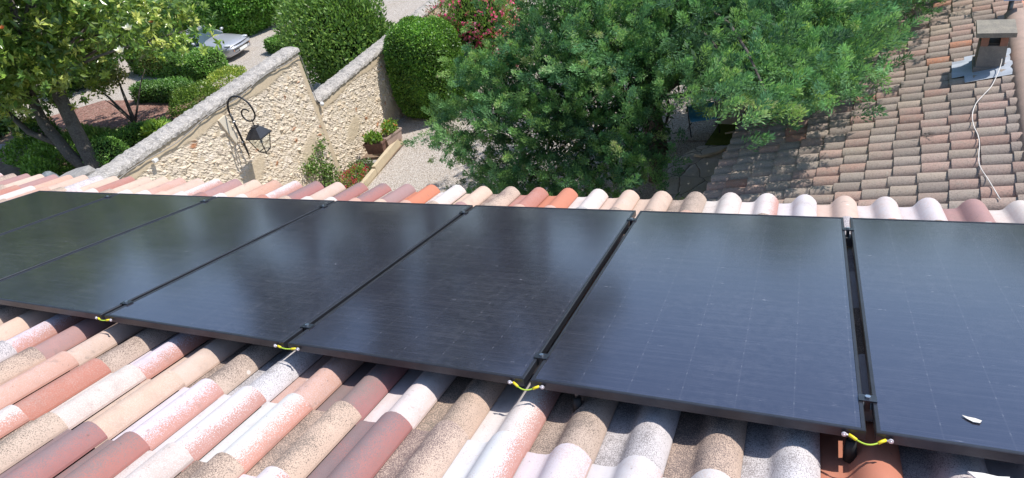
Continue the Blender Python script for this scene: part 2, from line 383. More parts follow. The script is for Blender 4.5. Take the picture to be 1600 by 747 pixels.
sheet('far_patio', [(2.4, 12.7), (4.25, 12.7), (4.4, 17.5), (2.2, 17.5)], GZ + .026, M_GRAVEL, label='pale sunlit terrace seen through a gap in the conifer', cat='terrace')
sheet('lawn', [(4.1, 12.46), (6.6, 12.46), (7.0, 14.6), (4.5, 14.6)], GZ + .034, M_LAWN, label='small patch of green lawn past the crazy paving', cat='lawn')
sheet('planting_strip', [(-4.62, 5.5), (-3.35, 5.5), (-3.75, 12.55), (-4.72, 12.55)], GZ + .05, M_SOIL, label='narrow soil bed at the foot of the stone wall', cat='soil')

# ================================================================ own house: tiled roof
house = thing('house', (2.7, -1.5, GZ), 'house roofed in multicoloured pink, cream and white barrel tiles under the solar panels', 'house')
KIND = {  # body, slip, coverage, edge falloff, grain
 'P': ((.59, .43, .335), (.65, .51, .42), .35, .2, .3), 'K': ((.54, .32, .24), (.60, .43, .36), .45, .4, .6),
 'R': ((.46, .195, .145), (.48, .30, .25), .45, .6, .5), 'O': ((.56, .21, .125), (.52, .22, .14), .2, .0, .0),
 'W': ((.52, .27, .215), (.67, .625, .615), 1.12, 1.0, .85), 'w': ((.60, .44, .38), (.64, .60, .59), .88, .35, .8),
 'T': ((.57, .43, .335), (.20, .155, .13), .52, .7, 1.), 'M': ((.39, .175, .155), (.25, .185, .18), .85, .95, .8),
 'm': ((.42, .245, .22), (.34, .225, .215), .5, .3, .3), 'G': ((.65, .60, .585), (.28, .25, .25), .46, .4, 1.),
 'L': ((.62, .49, .43), (.66, .61, .59), .58, .35, .5)}
ROWE = dict(zip(range(-33, 7), 'mPmKPGPRPPKPWmPKWMPMMmOLPTROLPPTLWwPLwmL'))
ROW0 = dict(zip(range(-16, 5), 'PWmPTWPTGKMLTWTGTGOGw'))
ROW1 = dict(zip(range(-15, 5), 'GTKRLPWWWTMTWwwLLOwT'))
ROW2 = dict(zip(range(-16, -3), 'TWRWWTMMLTWTP'))
ENDS = [2.468 - .379 * i for i in range(7)] + [-.185 - .36 * i for i in range(7)]
def tile_roof():
    prof = [(-.1540, -.006), (-.146, -.001), (-.115, -.002), (-.085, .001), (-.072, .006), (-.061, .020), (-.048, .038), (-.030, .054), (-.010, .062), (.010, .0625), (.030, .056), (.046, .043), (.060, .028), (.0675, .014), (.069, .011)]
    V = []; F = []; B = []; S = []; Pm = []; UV = []
    r = random.Random(4)
    weights = 'PPPKKRWWwwTTTMmGGLLL'
    for c in range(-38, 9):
        for ri, ve in enumerate(ENDS):
            k = None
            if ri == 0: k = ROWE.get(c)
            elif ri == 7: k = ROW1.get(c)
            elif ri == 6: k = ROW0.get(c)
            elif ri == 8: k = ROW2.get(c)
            if ri == 5 and c < -20: k = None
            k = k or r.choice(weights)
            body, slip, cov, edge, gr = KIND[k]
            j = 1 + r.uniform(-.07, .07); h1 = r.uniform(-.02, .02)
            body = (body[0] * j + h1, body[1] * j, body[2] * j - h1 * .5); slip = tuple(x * (1 + r.uniform(-.05, .05)) for x in slip)
            par = (min(1, max(0, cov + r.uniform(-.08, .08))), edge, gr)
            u0 = 5.934 + c * .2172; ln = .415; v1 = ve + r.uniform(-.005, .005); v0 = v1 - ln
            dn = r.uniform(-.0015, .0015); rot = r.uniform(-.006, .006); so = r.random()
            def pt(x, h, t, low=0.):
                u = u0 + x + rot * (t - .5) * ln; v = v0 + t * ln - low * .0
                return PW(u, v, -.145 - .014 + h + .014 * t + dn - low)
            b = len(V)
            ts = (0., .5, .985, 1.)
            for t in ts:
                for i, (x, h) in enumerate(prof):
                    hh = h - (.0022 if t == 1. else 0)
                    V.append(pt(x, hh, t)); UV.append((i / (len(prof) - 1), t + so * 10)); B.append(body); S.append(slip); Pm.append(par)
            n = len(prof)
            for q in range(len(ts) - 1):
                for i in range(n - 1): F.append((b + q * n + i, b + q * n + i + 1, b + (q + 1) * n + i + 1, b + (q + 1) * n + i))
            e = len(V)       # lower end face
            for low in (0., .0125):
                for i, (x, h) in enumerate(prof):
                    V.append(pt(x, h - .0022, 1., low)); UV.append((.97, so * 10)); B.append(body); S.append(body); Pm.append((0, 0, 0))
            for i in range(n - 1): F.append((e + i, e + i + 1, e + n + i + 1, e + n + i))
            e = len(V)       # right lip face
            for t in (0., 1.):
                for low in (0., .0095):
                    V.append(pt(prof[-1][0] + (.001 if low else 0), prof[-1][1], t, low)); UV.append((.97, so * 10)); B.append(tuple(x * 1.05 for x in body)); S.append(body); Pm.append((0, 0, 0))
            F.append((e, e + 1, e + 3, e + 2))
    o = npmesh('tile_roof', np.array(V), np.array(F), M_TILE, house, None, {'body': np.array(B), 'slip': np.array(S), 'par': np.array(Pm)}, np.array(UV), True)
    return o
tile_roof()
b = MB()
q = [PW(-2.35, 2.40, -.20), PW(7.75, 2.40, -.20), PW(7.75, -2.2, -.20), PW(-2.35, -2.2, -.20)]
b.add(q + [(x, y, z - .12) for x, y, z in q], [(0, 1, 2, 3), (7, 6, 5, 4), (0, 4, 5, 1), (1, 5, 6, 2), (2, 6, 7, 3), (3, 7, 4, 0)])
b.build('roof_deck', M_MORT, house)
b = MB(); b.box((2.7, -1.6, (GZ - .95) / 2), (9.4, 7.2, abs(GZ) - .95)); b.build('house_wall', M_RENDER, house)
b = MB()
for i in range(22):
    pts = [PW(-2.4 + i * .47 + .02 * k, -2.16, -.115 + .0 * k) for k in (0, 25)]
    P0 = Vector(pts[0]); P1 = Vector(pts[1]); V = []
    for p, rr in ((P0, .115), (P1, .10)):
        for k in range(9):
            a = math.pi * k / 8; V.append(p + Vector((0, math.cos(a) * rr, math.sin(a) * rr)))
    b.add(V, [(k, k + 1, 10 + k, 9 + k) for k in range(8)], 0, True)
b.build('ridge_tile', M_TERRA, house)

# ================================================================ solar panels
TOPU = [(.100, .125)] + [(1.072, 1.087), (2.106, 2.122), (3.175, 3.192), (4.226, 4.246), (5.261, 5.286), (6.335, 6.364)]
BOTU = [(.175, .195)] + [(1.110, 1.128), (2.034, 2.052), (3.120, 3.143), (4.217, 4.240), (5.278, 5.302), (6.331, 6.356)]
def vb(u): return .022 - .0112 * (u - 3.13)
def vt(u): return 1.742 + .0158 * (u - 1.07)
DESC = ['leftmost solar panel, the one furthest along the roof', 'second solar panel from the left end, reflecting dark trees', 'third solar panel from the left end, with pale cloudy reflections',
        'fourth solar panel from the left, middle one of the row', 'third solar panel from the right, half dark reflection and half blue',
        'second solar panel from the right, evenly blue grey', 'rightmost solar panel, cut by the frame and carrying a white petal']
def panel(k):
    tl = TOPU[k][1]; bl = BOTU[k][1]
    tr, br = (TOPU[k + 1][0], BOTU[k + 1][0]) if k < 6 else (7.385, 7.375)
    loc = PW((tl + tr) / 2, .88, -.035)
    t = thing('solar_panel', loc, DESC[k] + ' on the tiled roof', 'solar panel', 'black solar panels in a row on the roof')
    C4 = [(bl, vb(bl)), (br, vb(br)), (tr, vt(tr)), (tl, vt(tl))]
    cx = sum(p[0] for p in C4) / 4; cy = sum(p[1] for p in C4) / 4
    def ring(ins, n):
        out = []
        for (u, v) in C4:
            out.append(PW(u - math.copysign(ins, u - cx), v - math.copysign(ins, v - cy), n))
        return out
    b = MB()
    R_ = [ring(0, -.031), ring(0, -.0022), ring(.0022, 0), ring(.0115, 0), ring(.0125, -.0022), ring(.0125, -.012)]
    V = [p for r_ in R_ for p in r_]; F = []
    for i in range(len(R_) - 1):
        for j in range(4): F.append((i * 4 + j, i * 4 + (j + 1) % 4, (i + 1) * 4 + (j + 1) % 4, (i + 1) * 4 + j))
    lo = ring(.03, -.031); V += lo; nb_ = len(V) - 4
    for j in range(4): F.append((j, nb_ + j, nb_ + (j + 1) % 4, (j + 1) % 4))
    b.add(V, F); b.build('frame', M_FRAME, t)
    g = ring(.0126, -.0024); Vg = np.array(g)
    n = 12; U = np.linspace(0, 1, n + 1); VV = []; uv = []
    for j in range(n + 1):
        for i in range(n + 1):
            s, w = U[i], U[j]; p = (1 - w) * ((1 - s) * Vg[0] + s * Vg[1]) + w * ((1 - s) * Vg[3] + s * Vg[2]); VV.append(p)
            uv.append((.012 + s * 1.019, w * 1.76 + .012))
    F = np.array([(j * (n + 1) + i, j * (n + 1) + i + 1, (j + 1) * (n + 1) + i + 1, (j + 1) * (n + 1) + i) for j in range(n) for i in range(n)])
    npmesh('cell_glass', np.array(VV), F, M_GLASS, t, None, None, np.array(uv), True)
    b = MB(); g = ring(.03, -.009); b.add(g, [(3, 2, 1, 0)]); b.build('back_sheet', M_BLK, t)
for k in range(7): panel(k)
for v, w in ((.165, 'near'), (1.628, 'far')):
    b = MB(); L = []
    for u in (.16, 7.36):
        L += [PW(u, v - .02, -.0325), PW(u, v + .02, -.0325), PW(u, v + .02, -.075), PW(u, v - .02, -.075)]
    b.add(L, [(0, 1, 5, 4), (1, 2, 6, 5), (2, 3, 7, 6), (3, 0, 4, 7), (3, 2, 1, 0), (4, 5, 6, 7)])
    o = b.build('mounting_rail', M_RAIL, None, PW(.16, v, -.075)); tag(o, 'metal mounting rail under the %s edge of the solar panels' % ('lower, nearer' if w == 'near' else 'upper, garden side'), 'rail', 'rails under the panels')
# clamps between neighbouring panels
def clamp(label):
    t = thing('panel_clamp', (0, 0, 0), label, 'clamp', 'clamps holding the solar panels')
    b = MB(); b.box((0, 0, .0025), (.050, .034, .005)); b.box((0, 0, -.017), (.014, .032, .034)); b.build('clamp_plate', M_CLAMP, t)
    b = MB(); V = [(.0085 * math.cos(a), .0085 * math.sin(a), z) for z in (.005, .011) for a in [R(60 * i) for i in range(6)]]
    b.add(V, [tuple(range(6))[::-1], tuple(range(6, 12))] + [(i, (i + 1) % 6, 6 + (i + 1) % 6, 6 + i) for i in range(6)]); b.build('bolt', M_BOLT, t)
    return t
def copytree(o, parent=None):
    c = o.copy(); COL.objects.link(c); c.parent = parent
    for ch in [x for x in bpy.data.objects if x.parent == o]: copytree(ch, c)
    return c
GAPN = ['first', 'second', 'third', 'fourth', 'fifth', 'sixth']
cl0 = clamp('x'); first = True
RP = Matrix(((1, 0, 0), (0, CA, SA), (0, -SA, CA)))
for k in range(1, 7):
    for v, w in ((.150, 'near'), (1.642, 'far')):
        s = v / 1.76; u = (sum(TOPU[k]) / 2) * s + (sum(BOTU[k]) / 2) * (1 - s)
        o = cl0 if first else copytree(cl0); first = False
        o.location = PW(u, v, 0); o.rotation_euler = (-A, 0, 0)
        o['label'] = 'dark clamp at the %s end of the %s gap from the left' % ('near' if w == 'near' else 'garden', GAPN[k - 1])
# yellow and green bonding wires across the gaps
def wire(k, sagd, dv, label, terms):
    (u0, u1) = terms; t = thing('bonding_wire', PW((u0 + u1) / 2, vb(u0) - .004, -.018), label, 'wire', 'yellow and green bonding wires')
    def P(s, extra=0):
        u = u0 + (u1 - u0) * s; sag = math.sin(math.pi * max(0, min(1, (s - .12) / .76))) if .12 < s < .88 else 0
        return PW(u, vb(u) - .008 - .010 * sag - dv * sag, -.016 - sagd * sag + extra)
    b = MB(); b.tube([P(i / 16) for i in range(2, 15)], .0024, 8); b.build('cable', M_YG, t)
    for a, c in ((.10, .27), (.73, .90)):
        b = MB(); b.tube([P(a), P((a + c) / 2), P(c)], .0046, 8); b.build('sleeve', M_YEL, t)
    for s_ in (0., 1.):
        b = MB(); p = Vector(P(s_)); n = Vector((0, -CA, SA)); V = []
        e1 = Vector((1, 0, 0)); e2 = n.cross(e1)
        for d_ in (0, .0035):
            for rr in (.0072, .0062):
                for i in range(12): a = R(30 * i); V.append(p + n * (d_ if rr > .007 else d_ + .001) + (e1 * math.cos(a) + e2 * math.sin(a)) * rr)
        F = [(i, (i + 1) % 12, 24 + (i + 1) % 12, 24 + i) for i in range(12)] + [(24 + i, 24 + (i + 1) % 12, 36 + (i + 1) % 12, 36 + i) for i in range(12)] + [tuple(36 + i for i in range(12))]
        b.add(V, F, 0, False); b.sphere(tuple(p + n * .0045), .0036, 8, 6); b.tube([p + n * .002, p.lerp(Vector(P(.1 if s_ == 0 else .9)), .9) + n * .002], .003, 6)
        b.build('ring_terminal', M_RING, t)
wire(3, .002, .001, 'small yellow bonding wire across the third gap from the left, leftmost of four', (3.095, 3.195))
wire(4, .001, .0, 'straight yellow bonding wire across the fourth gap, second of four from the left', (4.180, 4.297))
wire(5, .012, .006, 'drooping yellow and green bonding wire across the fifth gap between panels', (5.228, 5.349))
wire(6, .010, .010, 'yellow and green bonding wire above the plain orange red tile, rightmost of four', (6.275, 6.393))
# black roof hooks peeping out under the frames
for (u, v, lab) in ((5.455, .035, 'black plastic foot on a tile under the panel right of the drooping wire'), (6.300, .030, 'black plastic foot behind the rightmost bonding wire on the red tile')):
    t = thing('rubber_support', PW(u, v, -.145), lab, 'support', 'black feet under the panels')
    b = MB(); b.tube([PW(u, v, -.14), PW(u, v, -.10), PW(u, v, -.07)], [.020, .018, .014], 10); b.build('pad', M_BLK, t)
    b = MB(); b.tube([PW(u, v + .0, -.072), PW(u, v + .0, -.040)], .009, 8); b.build('stem', M_CLAMP, t)
# bright plain upstand on the red tile and white chip
b = MB(); P_ = [(0, 0), (.045, .004), (.085, -.002), (.120, .006), (.110, -.018), (.080, -.034), (.050, -.042), (.022, -.034), (.010, -.016)]
V = [PW(6.58 + x * .8, -.032 + y * .75, -.083 + .0075 + z * 1) for z in (0, .006) for x, y in P_]; n = len(P_)
b.add(V, [tuple(range(n, 2 * n)), tuple(range(n))[::-1]] + [(i, (i + 1) % n, n + (i + 1) % n, n + i) for i in range(n)])
tag(b.build('mortar_chip', M_WHITE, None, PW(6.56, -.035, -.08)), 'broken white chip lying on the grey tile at the lower right under a panel', 'chip')
V = []; P_ = [(0, .0), (.012, -.004), (.028, -.006), (.040, -.012), (.034, -.022), (.020, -.021), (.008, -.011)]
b = MB(); n = len(P_)
V = [PW(6.583 + x * 1.15, .128 + y * 1.3, .0005 + z) for z in (0, .002) for x, y in P_]
b.add(V, [tuple(range(n, 2 * n)), tuple(range(n))[::-1]] + [(i, (i + 1) % n, n + (i + 1) % n, n + i) for i in range(n)])
tag(b.build('dry_petal', plain('dry_petal', (.62, .58, .52), .8), None, PW(6.583, .128, 0)), 'small whitish dry petal lying on the rightmost solar panel', 'petal')

# ================================================================ stone wall
WA = np.array([-4.718, 13.951]); WD = np.array([math.cos(R(-87.53)), math.sin(R(-87.53))]); WN = np.array([-WD[1], WD[0]])
def WP(s, off, h): return (WA[0] + WD[0] * s + WN[0] * off, WA[1] + WD[1] * s + WN[1] * off, GZ + h)
gw = thing('garden_wall', WP(3, -.2, 0), 'cream rubble stone garden wall with grey coping that steps down', 'wall')
def rubble(name, s0, s1, h1, seed, smooth_top=.26):
    r = np.random.default_rng(seed); st = .026
    ns = int((s1 - s0) / st); nh = int(h1 / st); S, H = np.meshgrid(np.linspace(s0, s1, ns), np.linspace(0, h1, nh)); S = S.ravel(); H = H.ravel()
    gx, gh = .125, .080; cx = np.arange(s0 - .3, s1 + .3, gx); ch = np.arange(-.2, h1 + .2, gh); CX, CH = np.meshgrid(cx, ch); CX = CX + (np.arange(len(ch)) % 2 * gx / 2)[:, None]
    CX = (CX + r.uniform(-.055, .055, CX.shape)).ravel(); CH = (CH + r.uniform(-.036, .036, CH.shape)).ravel(); K = len(CX)
    keep = r.random(K) > .18; CX = CX[keep]; CH = CH[keep]; K = len(CX)
    size = r.uniform(-.012, .026, K); hgt = r.uniform(.002, .020, K); tx = r.normal(0, .22, K); th = r.normal(0, .22, K); tint = r.random(K)
    d1 = np.empty(len(S)); d2 = np.empty(len(S)); idx = np.empty(len(S), int)
    wx = .018 * np.sin(S * 31 + H * 17) + .012 * np.sin(H * 53 - S * 11); wh = .014 * np.sin(S * 23 - H * 29)
    for a in range(0, len(S), 4000):
        dd = np.sqrt(((S[a:a + 4000, None] + wx[a:a + 4000, None] - CX) * .72) ** 2 + (H[a:a + 4000, None] + wh[a:a + 4000, None] - CH) ** 2) - size
        pt = np.argpartition(dd, 1, axis=1)[:, :2]; v = np.take_along_axis(dd, pt, 1); o = np.argsort(v, 1); pt = np.take_along_axis(pt, o, 1); v = np.take_along_axis(v, o, 1)
        d1[a:a + 4000] = v[:, 0]; d2[a:a + 4000] = v[:, 1]; idx[a:a + 4000] = pt[:, 0]
    e = np.clip((d2 - d1 - .004) / .042, 0, 1); e = e * e * (3 - 2 * e)
    tilt = (S - CX[idx]) * tx[idx] + (H - CH[idx]) * th[idx]
    D = e * (hgt[idx] + tilt) + r.normal(0, .0035, len(S)) + .004 * np.sin(S * 70) * np.sin(H * 90)
    # smoother render band under the coping, at the step and patches of pointing
    band = np.clip((H - (h1 - smooth_top - .05 * np.sin(S * 3))) / .06, 0, 1)
    if s0 > 0: band = np.maximum(band, np.clip((s0 + .16 - S) / .05, 0, 1))
    patch = np.clip((np.sin(S * 1.7 + 1) * np.sin(H * 2.9 + S) - .72) / .15, 0, 1) * .8; band = np.maximum(band, patch)
    D = D * (1 - band) + .018 * band
    V = np.array([WP(0, 0, 0)]) + S[:, None] * np.array([WD[0], WD[1], 0]) + D[:, None] * np.array([WN[0], WN[1], 0]) + H[:, None] * np.array([0, 0, 1.])
    pal = np.array([1., .98, 1.0]) * np.array([(.66, .59, .48), (.70, .635, .53), (.62, .55, .44), (.68, .60, .47), (.72, .66, .57), (.58, .52, .43), (.65, .55, .41)])
    c = pal[(tint[idx] * 6.99).astype(int)]; rr_ = tint[idx] * 97 % 1; c = np.where((rr_ > .985)[:, None], np.array([[.42, .20, .11]]), c)
    mort = np.array([.64, .57, .475]); C = c * e[:, None] + mort * (1 - e[:, None]); C = C * (1 - band[:, None]) + np.array([.56, .47, .35]) * band[:, None]
    C = C * np.array([1.03, 1.0, .95]) * (1 + r.normal(0, .05, (len(S), 1)))
    F = np.array([(j * ns + i, (j + 1) * ns + i, (j + 1) * ns + i + 1, j * ns + i + 1) for j in range(nh - 1) for i in range(ns - 1)])
    npmesh(name, V, F, M_WALL, gw, None, {'col': np.clip(C, .02, .9)}, None, False)
rubble('stone_face', 3.25, 10.6, 3.34, 1); rubble('stone_face', -8.5, 3.262, 2.04, 2, .2)
def lump_box(s0, s1, o0, o1, h0, h1, name, mat, nseg, amp=.008, crown=.03, seed=1):
    """coping: rounded top, worn edges"""
    r = np.random.default_rng(seed); m = nseg; prof = []
    w = o1 - o0
    pp = [(0, 0), (0, .55), (.04, .85), (.12, 1.), (.35, 1.0 + crown * 8), (.6, 1. + crown * 9), (.88, 1.), (.96, .85), (1., .55), (1., 0)]
    V = []; n = len(pp)
    for i in range(m + 1):
        s = s0 + (s1 - s0) * i / m
        for j, (a, q) in enumerate(pp):
            x, y, z = WP(s, o0 + w * a + r.normal(0, amp) * (1 if 0 < j < n - 1 else .3), h0 + (h1 - h0) * q + r.normal(0, amp)); V.append((x, y, z))
    F = [(i * n + j, i * n + j + 1, (i + 1) * n + j + 1, (i + 1) * n + j) for i in range(m) for j in range(n - 1)] + [tuple(range(n))[::-1], tuple(m * n + j for j in range(n))] + [(i * n + n - 1, i * n, (i + 1) * n, (i + 1) * n + n - 1) for i in range(m)]
    b = MB(); b.add(V, F, 0, False); b.build(name, mat, gw)
lump_box(3.20, 10.6, -.47, .055, 3.342, 3.44, 'coping', M_CAP, 130, .009)
lump_box(-8.6, 3.19, -.47, .055, 2.042, 2.14, 'coping', M_CAP, 190, .009, seed=5)
b = MB()
for s0, s1, h in ((3.26, 10.6, 3.34), (-8.5, 3.26, 2.04)):
    V = [WP(s, o, z) for s in (s0, s1) for o, z in ((-.42, 0), (-.004, 0), (-.004, h), (-.42, h))]
    b.add(V, [(0, 1, 2, 3), (7, 6, 5, 4), (0, 4, 5, 1), (1, 5, 6, 2), (2, 6, 7, 3), (3, 7, 4, 0)])
b.build('wall_core', M_RENDER, gw)
# cable along the coping and small floodlight at the step
b = MB(); pts = []
for i in range(60):
    s = 8.9 - i * (8.9 - 3.30) / 59; pts.append(WP(s, .062 + .006 * math.sin(i * 1.3), 3.30 + .03 * math.sin(i * .31) - .02 * math.sin(i * .11)))
for i in range(1, 14): pts.append(WP(3.235, .045, 3.30 - i * .095))
b.tube(pts, .009, 6); tag(b.build('wall_cable', M_MORT, None, pts[0]), 'grey cable clipped under the coping of the taller wall section', 'cable')
t = thing('wall_spotlight', WP(3.20, .06, 2.0), 'small white round light fixed where the stone wall steps down', 'light')
b = MB(); b.sphere(WP(3.16, .09, 2.02), .055, 12, 8); b.build('lamp_head', M_WHITE, t)
b = MB(); b.tube([WP(3.20, .02, 2.10), WP(3.18, .07, 2.06)], .016, 8); b.build('bracket', M_IRON, t)
b = MB(); b.box(WP(8.02, .09, 3.22), (.06, .09, .05), R(3)); tag(b.build('junction_box', M_WHITE, None, WP(8.02, .1, 3.16)), 'small white junction box under the coping near the roof end of the wall', 'junction box')
b = MB(); V = [WP(s, .050, h) for s, h in ((6.27, 3.12), (6.06, 3.14), (5.98, 2.62), (6.10, 2.52))] + [WP(s, -.02, h) for s, h in ((6.27, 3.12), (6.06, 3.14), (5.98, 2.62), (6.10, 2.52))]
b.add(V, [(0, 1, 2, 3), (0, 4, 5, 1), (1, 5, 6, 2), (2, 6, 7, 3), (3, 7, 4, 0)])
b.build('render_patch', rough_mat('pale_render_patch', (.68, .60, .48), (.66, .59, .48), (.60, .53, .42), 5, 50, .2, .3, .003), gw)

# ---------------- wrought iron lantern
lan = thing('wall_lantern', WP(5.98, .06, 2.2), 'black wrought iron lantern hanging from a scroll bracket on the stone wall', 'lantern')
SX = 5.98
b = MB(); b.tube([WP(SX, .11, 2.18), WP(SX, .115, 2.30), WP(SX, .11, 2.75), WP(SX, .10, 3.15)], [.012, .022, .022, .020], 8)
arc = []
for i in range(44):
    tt = i / 43
    if tt < .45:                                  # outer sweep over the coping
        a = math.pi - math.pi * tt / .45; arc.append(WP(SX - .05 * tt, .39 + .29 * math.cos(a), 3.15 + .33 * math.sin(a)))
    else:                                         # inward scroll
        q = (tt - .45) / .55; a = -q * 1.75 * math.pi; rad = .20 * (1 - .55 * q); cxo = .68 - .20 + .02 * q
        arc.append(WP(SX - .03, cxo + rad * math.cos(a), 3.15 - .02 - .06 * q + rad * 1.05 * math.sin(a)))
b.tube(arc, [.021 - .007 * i / 43 for i in range(44)], 8); b.build('scroll_bracket', M_IRON, lan)
for h in (2.95, 2.50):
    b = MB(); b.tube([WP(SX, .0, h), WP(SX, .13, h)], .013, 8); b.tube([WP(SX + .035, .11, h), WP(SX - .035, .11, h)], .022, 8); b.build('wall_fixing', M_BOLT, lan)
LC = (SX - .07, .50)
def LP(x, y, h): return WP(LC[0] + x, LC[1] + y, h)
b = MB(); b.tube([LP(0, 0, 2.96), LP(0, 0, 2.80)], .010, 6)
def ringv(w, h): return [LP(-w, -w, h), LP(w, -w, h), LP(w, w, h), LP(-w, w, h)]
Rg = [ringv(.060, 2.81), ringv(.060, 2.78), ringv(.085, 2.765), ringv(.185, 2.615), ringv(.19, 2.59), ringv(.155, 2.585)]
V = [p for r_ in Rg for p in r_]; F = [(i * 4 + j, i * 4 + (j + 1) % 4, (i + 1) * 4 + (j + 1) % 4, (i + 1) * 4 + j) for i in range(len(Rg) - 1) for j in range(4)] + [(3, 2, 1, 0), (20, 21, 22, 23)]
b.add(V, F); b.build('lantern_roof', plain('dark_lantern_roof', (.045, .047, .055), .4, .4), lan)
b = MB()
for sx, sy in ((-1, -1), (1, -1), (1, 1), (-1, 1)): b.tube([LP(.158 * sx, .158 * sy, 2.59), LP(.082 * sx, .082 * sy, 2.27)], .009, 6)
for i in range(4):
    a = ringv(.082, 2.27)[i]; c = ringv(.082, 2.27)[(i + 1) % 4]; b.tube([a, c], .009, 6)
for sx, sy in ((-1, -1), (1, -1), (1, 1), (-1, 1)): b.tube([LP(.082 * sx, .082 * sy, 2.27), LP(.02 * sx, .02 * sy, 2.21)], .007, 6)
b.sphere(LP(0, 0, 2.20), .022, 8, 6); b.build('lantern_frame', M_IRON, lan)
tg = NT('lantern_glass'); gl = tg.n('ShaderNodeBsdfGlossy'); gl.inputs['Roughness'].default_value = .05; tp = tg.n('ShaderNodeBsdfTransparent'); tp.inputs[0].default_value = (.93, .95, .93, 1)
mx = tg.n('ShaderNodeMixShader'); mx.inputs[0].default_value = .08; tg.l(tp.outputs[0], mx.inputs[1]); tg.l(gl.outputs[0], mx.inputs[2]); tg.l(mx.outputs[0], tg.out.inputs[0]); M_LG = tg.m
T_ = ringv(.150, 2.585); B_ = ringv(.080, 2.28)
for i in range(4):
    b = MB(); b.add([T_[i], T_[(i + 1) % 4], B_[(i + 1) % 4], B_[i]], [(0, 1, 2, 3)]); b.build('pane', M_LG, lan)
b = MB(); b.tube([LP(0, 0, 2.60), LP(0, 0, 2.50)], .022, 8); b.sphere(LP(0, 0, 2.46), .035, 10, 8); b.build('bulb', M_WHITE, lan)

# grey stone pier cap beside the wall end
t = thing('stone_pier', (-5.75, 5.25, GZ), 'squat grey stone pier cap behind the end of the coping beside the roof tiles', 'stone')
b = MB(); r = random.Random(3); V = []
for z, k in ((-2.95, .92), (-2.80, 1.0), (-2.66, .98), (-2.585, .80)):
    for i in range(10):
        a = 2 * math.pi * i / 10; sq = 1 / max(abs(math.cos(a + .3)), abs(math.sin(a + .3))) ** .8
        V.append((-5.86 + .50 * k * sq * math.cos(a) + r.uniform(-.015, .015), 5.42 + .27 * k * sq * math.sin(a) + r.uniform(-.015, .015), z + r.uniform(-.02, .02) + .10 * math.cos(a) * (1 if z > -2.7 else .3)))
b.add(V, [(j * 10 + i, j * 10 + (i + 1) % 10, (j + 1) * 10 + (i + 1) % 10, (j + 1) * 10 + i) for j in range(3) for i in range(10)] + [tuple(range(10))[::-1], tuple(30 + i for i in range(10))])
b.build('pier_cap', M_BOULD, t)
b = MB(); b.box((-5.86, 5.42, (GZ - 2.93) / 2), (.72, .42, abs(GZ) - 2.93)); b.build('pier_shaft', M_RENDER, t)
t = thing('grey_stone', (-12.87, 8.93, GZ), 'small blue grey rounded stone showing above the tiles left of the stone pier', 'stone')
b = MB(); b.sphere((-12.8, 8.85, GZ + .55), (.30, .28, .60), 10, 8); b.build('rock', plain('blue_grey_stone', (.17, .19, .21), .8, 0, .3, 9), t)

# ================================================================ planting strip by the wall
b = MB(); P0 = Vector((-3.42, 5.6, 0)); P1 = Vector((-3.72, 10.9, 0)); P2 = Vector((-3.86, 12.55, 0)); r = random.Random(8)
def kerb(p, q, h):
    d = (q - p); n = Vector((-d.y, d.x, 0)).normalized() * .055; a = GZ - .02; m = int(d.length / .5) + 1
    V = []
    for i in range(m + 1):
        c = p + d * i / m
        for s_, z in ((-1, a), (-1, GZ + h), (1, GZ + h), (1, a)): V.append((c.x + n.x * s_ + r.uniform(-.006, .006), c.y + n.y * s_, z + (r.uniform(-.008, .008) if z > a else 0)))
    b.add(V, [(i * 4 + j, i * 4 + (j + 1) % 4, (i + 1) * 4 + (j + 1) % 4, (i + 1) * 4 + j) for i in range(m) for j in range(4)] + [(3, 2, 1, 0), tuple(m * 4 + j for j in range(4))])
kerb(P0, P1, .20); kerb(P1 + Vector((0, .01, 0)), P2, .26)
tag(b.build('stone_edging', M_EDGE, None, (-3.5, 9, GZ)), 'pale yellowish stone edging between the wall bed and the gravel', 'edging')
def trough(name, c, d, rz, mat, label, h=.30):
    t = thing(name, (c[0], c[1], GZ), label, 'planter'); M = Matrix.Rotation(rz, 3, 'Z'); z0 = c[2]
    def ring(k, z): return [tuple(M @ Vector((sx * d[0] / 2 * k[0], sy * d[1] / 2 * k[1], 0)) + Vector((c[0], c[1], z))) for sx, sy in ((-1, -1), (1, -1), (1, 1), (-1, 1))]
    Rr = [ring((.86, .82), z0), ring((.97, .96), z0 + h * .82), ring((1.05, 1.08), z0 + h * .84), ring((1.05, 1.08), z0 + h), ring((.92, .86), z0 + h), ring((.88, .80), z0 + h * .86)]
    V = [p for q in Rr for p in q]; b = MB(); b.add(V, [(i * 4 + j, i * 4 + (j + 1) % 4, (i + 1) * 4 + (j + 1) % 4, (i + 1) * 4 + j) for i in range(5) for j in range(4)] + [(3, 2, 1, 0)])
    b.build('trough', mat, t); b = MB(); b.add(ring((.9, .82), z0 + h * .88), [(0, 1, 2, 3)]); b.build('compost', M_SOIL, t); return t
tr1 = trough('flower_trough', (-4.08, 11.72, GZ + .22), (.52, .24), R(10), M_DBROWN, 'dark brown flower trough with bright green plants at the foot of the wall')
tr2 = trough('flower_trough', (-3.92, 12.28, GZ + .20), (.62, .26), R(78), rough_mat('pale_terracotta', (.45, .34, .29), (.36, .27, .23), (.28, .22, .19), 8, 50, .3, .4, .005), 'pale terracotta trough with green and orange flowers behind the dark trough')
b = MB(); b.box((-4.12, 11.30, GZ + .12), (.50, .16, .10), R(8)); tag(b.build('stone_slab', M_BOULD, None, (-4.12, 11.3, GZ + .07)), 'pale stone slab lying in front of the dark brown flower trough', 'stone slab')
